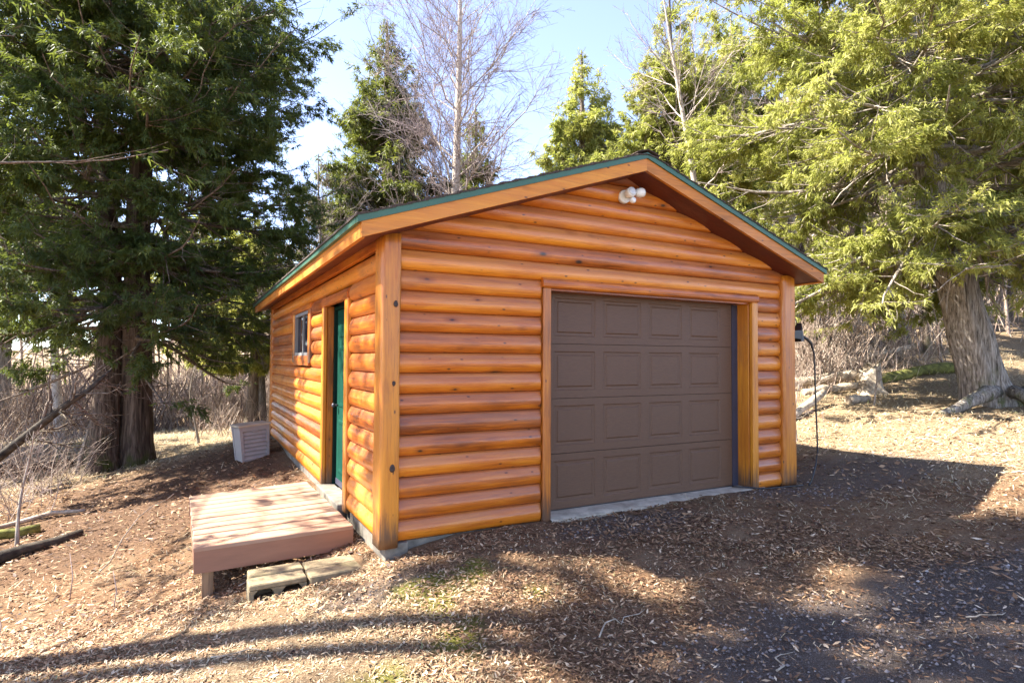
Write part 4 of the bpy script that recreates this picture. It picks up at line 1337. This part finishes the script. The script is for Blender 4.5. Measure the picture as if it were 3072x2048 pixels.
sp_ = place_bare(gz(-3.62, 9.9), make_bare(68, 2.6, .028, .8, n1=12, n2=4, n3=3, n4=0, lean=(.35, 0), c0=.3, rmin=.004, twig=.003), 'knee-bent grey sapling left of the twin cedar trunk', M['grey_wood'], M['twig'], 'sapling')
copy_tree(sp_, gz(-3.45, 4.3), 'pale sapling at the left edge by the mossy logs', 1.3, .55)
copy_tree(sp_, gz(-1.4, 12.5), 'low bare sapling in the sunlit grass by the storage bin', 2.6, .8)
copy_tree(sp_, gz(7.6, 1.6), 'low bare sapling in the grass beside the hanging cord', .6, .45)
copy_tree(sp_, gz(10.9, 2.2), 'low bare sapling in front of the pale stump', 4.0, .5)

# leaning dead tree at the left edge
lean = empty('leaning_dead_tree', (-4.0, 5.92, h1(-4, 5.92)), 'dark leaning dead tree with bare twigs at the left edge', 'tree')
LP = np.array([[(-4.6, 5.9, -.35), (-4.0, 5.92, .24), (-3.5, 5.7, .70), (-3.15, 5.62, 1.02), (-2.95, 5.7, 1.18), (-2.8, 5.9, 1.36), (-2.7, 6.1, 1.5)]])
LR = np.array([[.075, .062, .055, .045, .036, .028, .016]])
LP[..., 2] -= .08
rs = np.random.RandomState(7)
q1 = sprout(rs, LP, LR, 26, .1, 1, (35, 80), (.18, .42), 7, grav=.25, up=.2, wob=.09, rmin=.006, rr=.4)
q2 = sprout(rs, q1[0], q1[1], 150, .1, 1, (25, 70), (.3, .6), 5, grav=.15, up=.15, wob=.10, rmin=.004)
q3 = sprout(rs, q2[0], q2[1], 420, .1, 1, (25, 70), (.35, .7), 3, wob=.10, rmin=.003)
V, F_ = tubes(LP, LR, 10)
bulk('trunk', V, F_, M['dark_log'], lean, (-4.0, 5.92, 0), smooth=True)
V, F_ = join([tubes(q1[0], q1[1], 4), tubes(q2[0], q2[1], 3), tubes(q3[0], q3[1], 3)])
bulk('crown', V, F_, M['cedar_bark'], lean, (-4.0, 5.92, 0), smooth=True)


# fallen logs, stump, branches
def fallen(name, pts, r0, r1, mat, label, cat='log', group=None, absz=False, sides=10):
    P = [(x, y, (0 if absz else h1(x, y)) + z) for x, y, z in pts]
    n = 3 * (len(P) - 1) + 1
    t = np.linspace(0, len(P) - 1, n)
    A = np.array(P)
    Q = np.stack([np.interp(t, range(len(P)), A[:, i]) for i in range(3)], -1)
    rs = np.random.RandomState(int(abs(pts[0][0]) * 100))
    R_ = (r0 + (r1 - r0) * t / (len(P) - 1)) * (1 + .08 * rs.randn(n))
    Q[1:-1] += rs.randn(n - 2, 3) * r0 * .10
    if name == 'stick':
        Q[1:-1] += rs.randn(n - 2, 3) * np.array([.018, .018, .004])
    o = MB().tube(Q.tolist(), R_.tolist(), sides).build(name, mat)
    return tag(o, label, cat, group)


fallen('fallen_log', [(-4.6, 3.3, .03), (-3.5, 3.6, .05), (-2.75, 4.0, .02)], .085, .05, M['dark_log'], 'dark fallen log at the left edge, closest to the lawn')
fallen('fallen_log', [(-4.6, 4.5, .05), (-3.9, 4.6, .10), (-3.3, 4.75, .04)], .08, .06, M['moss_log'], 'mossy fallen log at the left edge behind the dark one')
fallen('fallen_log', [(-4.2, 5.2, .03), (-3.3, 5.5, .06), (-2.9, 5.4, .02)], .04, .02, M['dead_wood'], 'thin pale dead limb behind the mossy log')
fallen('fallen_log', [(-6.5, 10.6, .08), (-5.0, 10.9, .12), (-3.9, 11.3, .05)], .14, .10, M['dark_log'], 'dark log in the brush pile left of the twin cedar')
fallen('fallen_log', [(8.0, 2.3, .0), (9.3, 2.7, .12), (10.3, 2.9, .28)], .07, .09, M['dead_wood'], 'pale dead log sloping up beside the garage wall')
fallen('fallen_log', [(10.6, 6.9, .28), (13.6, 6.1, .22), (15.6, 4.95, .16)], .05, .09, M['dead_wood'], 'long thin pale log across the slope behind the stump')
fallen('fallen_log', [(10.9, 4.6, .16), (11.9, 4.0, .25), (12.3, 3.4, .40)], .13, .12, M['dead_wood'], 'bleached log leaning against the stump, uppermost')
fallen('fallen_log', [(11.0, 3.9, .05), (11.7, 3.6, .10), (12.3, 3.3, .15)], .09, .09, M['dead_wood'], 'brownish log lying left of the stump under the bleached one')
fallen('fallen_log', [(13.0, 3.6, .10), (14.9, 3.3, .14), (16.8, 2.7, .12)], .15, .12, M['moss_log'], 'green mossy log between the stump and the leaning cedar')
fallen('fallen_log', [(10.75, 2.65, .06), (11.05, 2.6, .07), (11.35, 2.58, .05)], .10, .08, M['dead_wood'], 'short chunk of log lying in front of the stump')
fallen('fallen_log', [(13.8, 4.9, .15), (15.1, 4.6, .32), (16.6, 4.4, .35)], .10, .06, M['dead_wood'], 'bleached limb in the brush above the mossy log')
# stump
st_ = empty('tree_stump', (12.33, 3.11, h1(12.33, 3.11)), 'pale jagged tree stump on the slope right of the garage', 'stump')
zz = h1(12.33, 3.11)
rs = np.random.RandomState(5)
n, sd = 9, 18
V, Fq = [], []
for i in range(n):
    t = i / (n - 1)
    for j in range(sd):
        a = 2 * PI * j / sd
        rr_ = (.21 + .24 * math.exp(-t * 5) * (1 + .5 * math.sin(a * 4 + 1))) * (1 + .10 * math.sin(a * 6) + .06 * rs.rand())
        z = -.1 + t * (.66 + .14 * math.sin(a + 2) + .10 * rs.rand() * (t > .9))
        V.append((12.33 + rr_ * math.cos(a), 3.11 + rr_ * math.sin(a), zz + z))
for i in range(n - 1):
    for j in range(sd):
        Fq.append((i * sd + j, i * sd + (j + 1) % sd, (i + 1) * sd + (j + 1) % sd, (i + 1) * sd + j))
V.append((12.33, 3.11, zz + .35)); c0 = len(V) - 1
Fq += [((n - 1) * sd + j, (n - 1) * sd + (j + 1) % sd, c0) for j in range(sd)]
mb = MB(); mb.add(V, Fq, smooth=True); mb.build('trunk', M['dead_wood'], st_)

# sticks on the ground
stick_lab = ['curved grey stick on the wood chips in the foreground', 'pale forked stick on the gravel drive', 'bleached stick under the front edge of the deck', 'second bleached stick under the deck, nearer the wall',
             'small curled stick at the bottom of the gravel drive', 'thin stick by the grass at the near left']
spts = [[(.75, -1.95), (.88, -1.86), (1.05, -1.84), (1.2, -1.86)], [(2.95, -3.02), (3.08, -3.1), (3.22, -3.13)], [(-1.15, .80), (-.95, .95), (-.78, 1.02)], [(-1.2, .62), (-1.02, .72), (-.88, .74)],
        [(1.42, -2.75), (1.5, -2.66), (1.66, -2.68)], [(-1.45, -.72), (-1.25, -.80), (-1.1, -.95)]]
for lb, pp in zip(stick_lab, spts):
    fallen('stick', [(x, y, .02 + .012 * (i % 2)) for i, (x, y) in enumerate(pp)], .006, .0025, M['dead_wood'], lb, 'stick', 'sticks lying on the ground', sides=5)

# dry plant stalks
stalk = MB()
P = np.array([(-2.40, 2.35, h1(-2.4, 2.35)), (-2.30, 2.36, -.52), (-2.20, 2.38, -.30), (-2.06, 2.41, -.10), (-1.93, 2.44, .0), (-1.80, 2.48, .045)])
stalk.tube(P.tolist(), [.008, .007, .006, .005, .0045, .004], 5)
for a in range(3):
    stalk.tube([(-1.80, 2.48, .045), (-1.78 + .02 * a, 2.48 + .02 * (a - 1), .075 + .01 * a)], [.006, .004], 4)
tag(stalk.build('dry_stalk', M['straw'] if False else M['dead_wood']), 'tall bent dry plant stalk arching over the grass left of the deck', 'plant')
for i, (x, y, hgt, lb) in enumerate([(-2.15, 1.1, .33, 'upright dry weed stalk on the sunny grass'), (-2.55, 1.75, .42, 'reddish dry weed stalk left of the arching one'), (-2.9, 1.0, .28, 'short dry weed stalk near the left edge'),
                                     (7.9, 1.3, .5, 'dry weed stalk in the straw by the garage shadow')]):
    z = h1(x, y)
    tag(MB().tube([(x, y, z - .02), (x + .02, y, z + hgt * .5), (x - .01, y + .02, z + hgt)], [.005, .004, .002], 4).build('dry_stalk', M['twig']), lb, 'plant', 'dry weed stalks')


# ------------------------------------------------------------------ brush thickets, far woods
def scatter_pts(rs, N, f):
    out = []
    while sum(len(o) for o in out) < N:
        x, y = f(rs, N)
        out.append(np.stack([x, y], -1))
    return np.concatenate(out)[:N]


def brush(name, rs, xy, hgt, label, r=.008, nb=4, lean=.35, cat='undergrowth'):
    N = len(xy)
    z = H(xy[:, 0], xy[:, 1])
    hh = hgt * (.45 + .8 * rs.rand(N))
    base = np.stack([xy[:, 0], xy[:, 1], z - .03], -1)
    D = np.stack([rs.randn(N) * lean, rs.randn(N) * lean, np.ones(N)], -1)
    s = np.linspace(0, 1, 5)[None, :, None]
    P = base[:, None] + hh[:, None, None] * D[:, None] * s
    P[..., :2] += np.cumsum(rs.randn(N, 5, 2) * .05, axis=1) * hh[:, None, None] * s
    dist = np.hypot(xy[:, 0] + 1.6, xy[:, 1] + 5.1)
    rr = r * (.5 + dist / 22)
    R = rr[:, None] * (1 - .7 * s[0, :, 0])[None] * (.6 + .8 * rs.rand(N))[:, None]
    P2, R2 = sprout(rs, P, R, N * nb, .15, 1, (25, 70), (.25, .6), 3, wob=.08, rmin=r * .4, up=.1)
    Va, Fa = tubes(P, R, 3)
    Vb, Fb = tubes(P2, R2, 3)
    t = np.r_[np.repeat(rs.rand(N), 15), np.repeat(rs.rand(N * nb), 9)]
    V, F_ = join([(Va, Fa), (Vb, Fb)])
    o = bulk(name, V, F_, M['brush'], smooth=True, attrs=dict(tint=np.clip(t * .8 + .2 * rs.rand(), 0, 1)))
    return tag(o, label, cat, kind='stuff')


rs = np.random.RandomState(100)
N = 2600
th = rs.rand(N)
xy = np.stack([-14 + 17 * rs.rand(N), 19 + 16 * rs.rand(N) ** 1.2], -1)
brush('undergrowth', rs, xy, 2.1, 'bare reddish-grey thicket beyond the sunlit clearing on the left', r=.013, nb=4)
N = 700
xy = np.stack([-9 + 5.6 * rs.rand(N), 5.5 + 9 * rs.rand(N)], -1)
brush('undergrowth', rs, xy, .9, 'tangled bare brush under the boughs at the left edge', r=.006, nb=6, lean=.7)
N = 260
xy = np.stack([-1.5 + 2.6 * rs.rand(N), 14 + 6 * rs.rand(N)], -1)
brush('undergrowth', rs, xy, 1.0, 'thin bare stems in the clearing behind the storage bin', r=.007, nb=3)
N = 2300
a = rs.rand(N)
xx = 11.5 + 34 * rs.rand(N) ** 1.3
yy = 3.2 + (xx - 10) * (.05 + .75 * rs.rand(N)) + rs.rand(N) * 2
brush('undergrowth', rs, np.stack([xx, yy], -1), 1.7, 'dense bare saplings and brush over the right hillside', r=.012, nb=3)
N = 500
xy = np.stack([8.5 + 8 * rs.rand(N), 3.2 + 5 * rs.rand(N)], -1)
brush('undergrowth', rs, xy, .8, 'low tan brush around the stump and logs', r=.006, nb=4, lean=.5)

# far woods: bare trunks with branches, merging into one mass
def woods(name, rs, xy, label, hgt=11, r=.10):
    N = len(xy)
    z = H(xy[:, 0], xy[:, 1])
    hh = hgt * (.6 + .7 * rs.rand(N))
    base = np.stack([xy[:, 0], xy[:, 1], z - .2], -1)
    s = np.linspace(0, 1, 6)[None, :, None]
    D = np.stack([rs.randn(N) * .07, rs.randn(N) * .07, np.ones(N)], -1)
    P = base[:, None] + hh[:, None, None] * D[:, None] * s
    R = (r * (.4 + 1.0 * rs.rand(N)))[:, None] * (1 - .8 * s[0, :, 0])[None]
    P2, R2 = sprout(rs, P, R, N * 14, .15, 1, (30, 70), (.12, .32), 4, wob=.07, rmin=.016, up=.12)
    P3, R3 = sprout(rs, P2, R2, N * 40, .15, 1, (25, 60), (.3, .6), 3, wob=.07, rmin=.012)
    t = np.r_[np.repeat(rs.rand(N), 24), np.repeat(rs.rand(N * 14), 12), np.repeat(rs.rand(N * 40), 9)]
    V, F_ = join([tubes(P, R, 4), tubes(P2, R2, 3), tubes(P3, R3, 3)])
    o = bulk(name, V, F_, M['brush'], smooth=True, attrs=dict(tint=t))
    return tag(o, label, 'woods', kind='stuff')


N = 130
xx = 24 + 42 * rs.rand(N); yy = 2 + (xx - 18) * (.1 + .85 * rs.rand(N))
woods('far_woods', rs, np.stack([xx, yy], -1), 'bare grey woods up the right hillside')
N = 120
xy = np.stack([-34 + 44 * rs.rand(N), 33 + 22 * rs.rand(N)], -1)
woods('far_woods', rs, xy, 'bare grey woods beyond the left clearing', 8)
# evergreens far off, read as a mass behind the gaps
for i, (x, y, s_) in enumerate([(30, 16, 1.2), (36, 11, 1.3), (34, 24, 1.3), (42, 20, 1.5), (28, 22, 1.2), (-16, 26, 1.0), (-22, 20, 1.1)]):
    copy_tree(tI, gz(x, y), ['far cedar up the slope above the pale birches', 'far cedar up the slope behind the leaning cedar', 'far cedar on the crest beyond the right roof slope', 'far cedar on the crest at the hillside top',
                             'far cedar between the ridge end and the right cedars', 'far cedar beyond the left thicket', 'far cedar beyond the left edge brush'][i], i * 1.3, s_)

# ------------------------------------------------------------------ ground cover
rs = np.random.RandomState(77)


def foot(x, y):
    """places nothing may lie: building, deck blocks"""
    return ((x > -.12) & (x < 5.2) & (y > -.09)  & (y < 8.3)) | ((x > -1.2) & (x < -.22) & (y > .05) & (y < .48))


def polar(N, rmin, rmax, pw=1.0):
    """points in the camera's field of view on the ground, density falling with distance"""
    ang = np.radians(28.4) * -1 + np.radians(-52 + 104 * rs.rand(N))
    # heading measured from +Y, clockwise positive in x
    r_ = rmin + (rmax - rmin) * rs.rand(N) ** pw
    hd = -ang if False else np.radians(28.4) + np.radians(-52 + 104 * rs.rand(N))
    return -1.594 + r_ * np.sin(hd), -5.083 + r_ * np.cos(hd)


def chips(N, rmin, rmax, pw, size, accept):
    x, y = polar(N, rmin, rmax, pw)
    k = ~foot(x, y) & accept(x, y)
    x, y = x[k], y[k]
    n = len(x)
    z = H(x, y)
    gr_, st_z, mo_, ru_ = zones(x, y)
    a = rs.rand(n) * 2 * PI
    A = np.stack([np.cos(a), np.sin(a), rs.randn(n) * .22], -1)
    B = np.stack([-np.sin(a), np.cos(a), rs.randn(n) * .35], -1)
    dist = np.hypot(x + 1.594, y + 5.083)
    L_ = size * (.35 + 1.9 * rs.rand(n) ** 3) * (.8 + dist / 22)
    Wd = L_ * (.12 + .26 * rs.rand(n))
    c_ = np.stack([x, y, z + .006 + .018 * rs.rand(n)], -1)
    up = np.array([0, 0, 1.0])
    curl = (rs.rand(n) - .3)[:, None] * .35
    V = np.stack([c_ - A * L_[:, None], c_ + B * Wd[:, None] + up * L_[:, None] * curl * .5, c_ + A * L_[:, None] + up * L_[:, None] * curl, c_ - B * Wd[:, None]], 1)
    t = np.clip(.42 + .27 * rs.randn(n) - .16 * ru_ + .34 * st_z, .02, 1)
    F_ = np.arange(n * 4).reshape(-1, 4)
    return V.reshape(-1, 3), F_, np.repeat(t, 4)


def keep_l(x, y):
    g_, s_z, m_, r_ = zones(x, y)
    band = vnoise(x, y, 31, 1.4)
    return rs.rand(len(x)) < np.clip(1 - .80 * g_ - .15 * s_z - .25 * m_, 0, 1) * (.45 + .9 * band)


A_ = chips(250000, 1.6, 6.5, .75, .0145, keep_l)
B_ = chips(115000, 5.5, 14, .9, .019, keep_l)
V, F_ = join([(A_[0], A_[1]), (B_[0], B_[1])])
tag(bulk('leaf_litter', V, F_, M['litter'], attrs=dict(tint=np.r_[A_[2], B_[2]])), 'brown leaves and wood chips strewn over the ground', 'leaf litter', kind='stuff')


def blades(N, rmin, rmax, pw, size, accept, lay=.75, tb_=.5):
    x, y = polar(N, rmin, rmax, pw)
    k = ~foot(x, y) & accept(x, y)
    x, y = x[k], y[k]
    n = len(x)
    z = H(x, y)
    a = rs.rand(n) * 2 * PI
    el = np.abs(rs.randn(n)) * (1 - lay) + .08
    dist = np.hypot(x + 1.594, y + 5.083)
    L_ = size * (.5 + rs.rand(n)) * (.8 + dist / 25)
    w_ = (.0016 + .0002 * dist + .0008 * rs.rand(n))[:, None]
    D = nrm(np.stack([np.cos(a), np.sin(a), el], -1))
    Sd = nrm(np.cross(D, np.array([0, 0, 1.0])))
    c_ = np.stack([x, y, z + .004 + .01 * rs.rand(n)], -1)
    mid = c_ + D * L_[:, None] * .55 + np.array([0, 0, .12]) * L_[:, None]
    tip = c_ + D * L_[:, None] * np.array([1, 1, .55])
    V = np.stack([c_ - Sd * w_, c_ + Sd * w_, mid + Sd * w_ * .8, mid - Sd * w_ * .8, mid + Sd * w_ * .8, mid - Sd * w_ * .8, tip + Sd * w_ * .2, tip - Sd * w_ * .2], 1)
    F_ = np.arange(n * 8).reshape(-1, 4)
    F_[1::2] = F_[1::2][:, [1, 0, 3, 2]] if False else F_[1::2]
    i0 = np.arange(n) * 8
    F_ = np.concatenate([np.stack([i0, i0 + 1, i0 + 2, i0 + 3], -1), np.stack([i0 + 5, i0 + 4, i0 + 6, i0 + 7], -1)])
    return V.reshape(-1, 3), F_, np.repeat(np.clip(tb_ + .22 * rs.randn(n), 0, 1), 8)


def keep_s(x, y):
    g_, s_z, m_, r_ = zones(x, y)
    return rs.rand(len(x)) < np.clip(.16 + .95 * s_z - .8 * g_ - .3 * r_, 0.02, 1) * (.3 + vnoise(x, y, 41, 2.1))


A_ = blades(90000, 1.6, 9, .8, .05, keep_s, .74)
B_ = blades(80000, 7, 26, 1.0, .11, keep_s, .70, .55)
V, F_ = join([(A_[0], A_[1]), (B_[0], B_[1])])
tag(bulk('dry_grass', V, F_, M['straw'], attrs=dict(tint=np.r_[A_[2], B_[2]])), 'flattened dry straw-coloured grass', 'grass', kind='stuff')


def stones(N, rmin, rmax, pw, size, accept):
    x, y = polar(N, rmin, rmax, pw)
    k = ~foot(x, y) & accept(x, y)
    x, y = x[k], y[k]
    n = len(x)
    z = H(x, y)
    r_ = size * (.4 + rs.rand(n) ** 3 * 1.8)
    O = np.array([(1, 0, 0), (0, 1, 0), (-1, 0, 0), (0, -1, 0), (0, 0, .7), (0, 0, -.5)])
    a = rs.rand(n) * 2 * PI
    c_, s_ = np.cos(a)[:, None], np.sin(a)[:, None]
    o = O[None] * (.65 + .6 * rs.rand(n, 6, 1))
    X_ = o[..., 0] * c_ - o[..., 1] * s_; Y_ = o[..., 0] * s_ + o[..., 1] * c_
    V = np.stack([x[:, None] + X_ * r_[:, None], y[:, None] + Y_ * r_[:, None] * .8, z[:, None] + .004 + o[..., 2] * r_[:, None]], -1)
    fo = np.array([(0, 1, 4), (1, 2, 4), (2, 3, 4), (3, 0, 4), (1, 0, 5), (2, 1, 5), (3, 2, 5), (0, 3, 5)])
    F_ = (np.arange(n)[:, None, None] * 6 + fo[None]).reshape(-1, 3)
    return V.reshape(-1, 3), F_, np.repeat(np.clip(.42 + .24 * rs.randn(n), 0, 1), 6)


def keep_g(x, y):
    g_, s_z, m_, r_ = zones(x, y)
    return rs.rand(len(x)) < np.clip(g_, .012, 1) * (1 - .5 * s_z)


A_ = stones(60000, 1.6, 8, .75, .009, keep_g)
B_ = stones(12000, 6, 12, 1, .013, keep_g)
V, F_ = join([(A_[0], A_[1]), (B_[0], B_[1])])
tag(bulk('gravel', V, F_, M['pebble'], attrs=dict(tint=np.r_[A_[2], B_[2]])), 'grey and purplish gravel of the drive', 'gravel', kind='stuff')
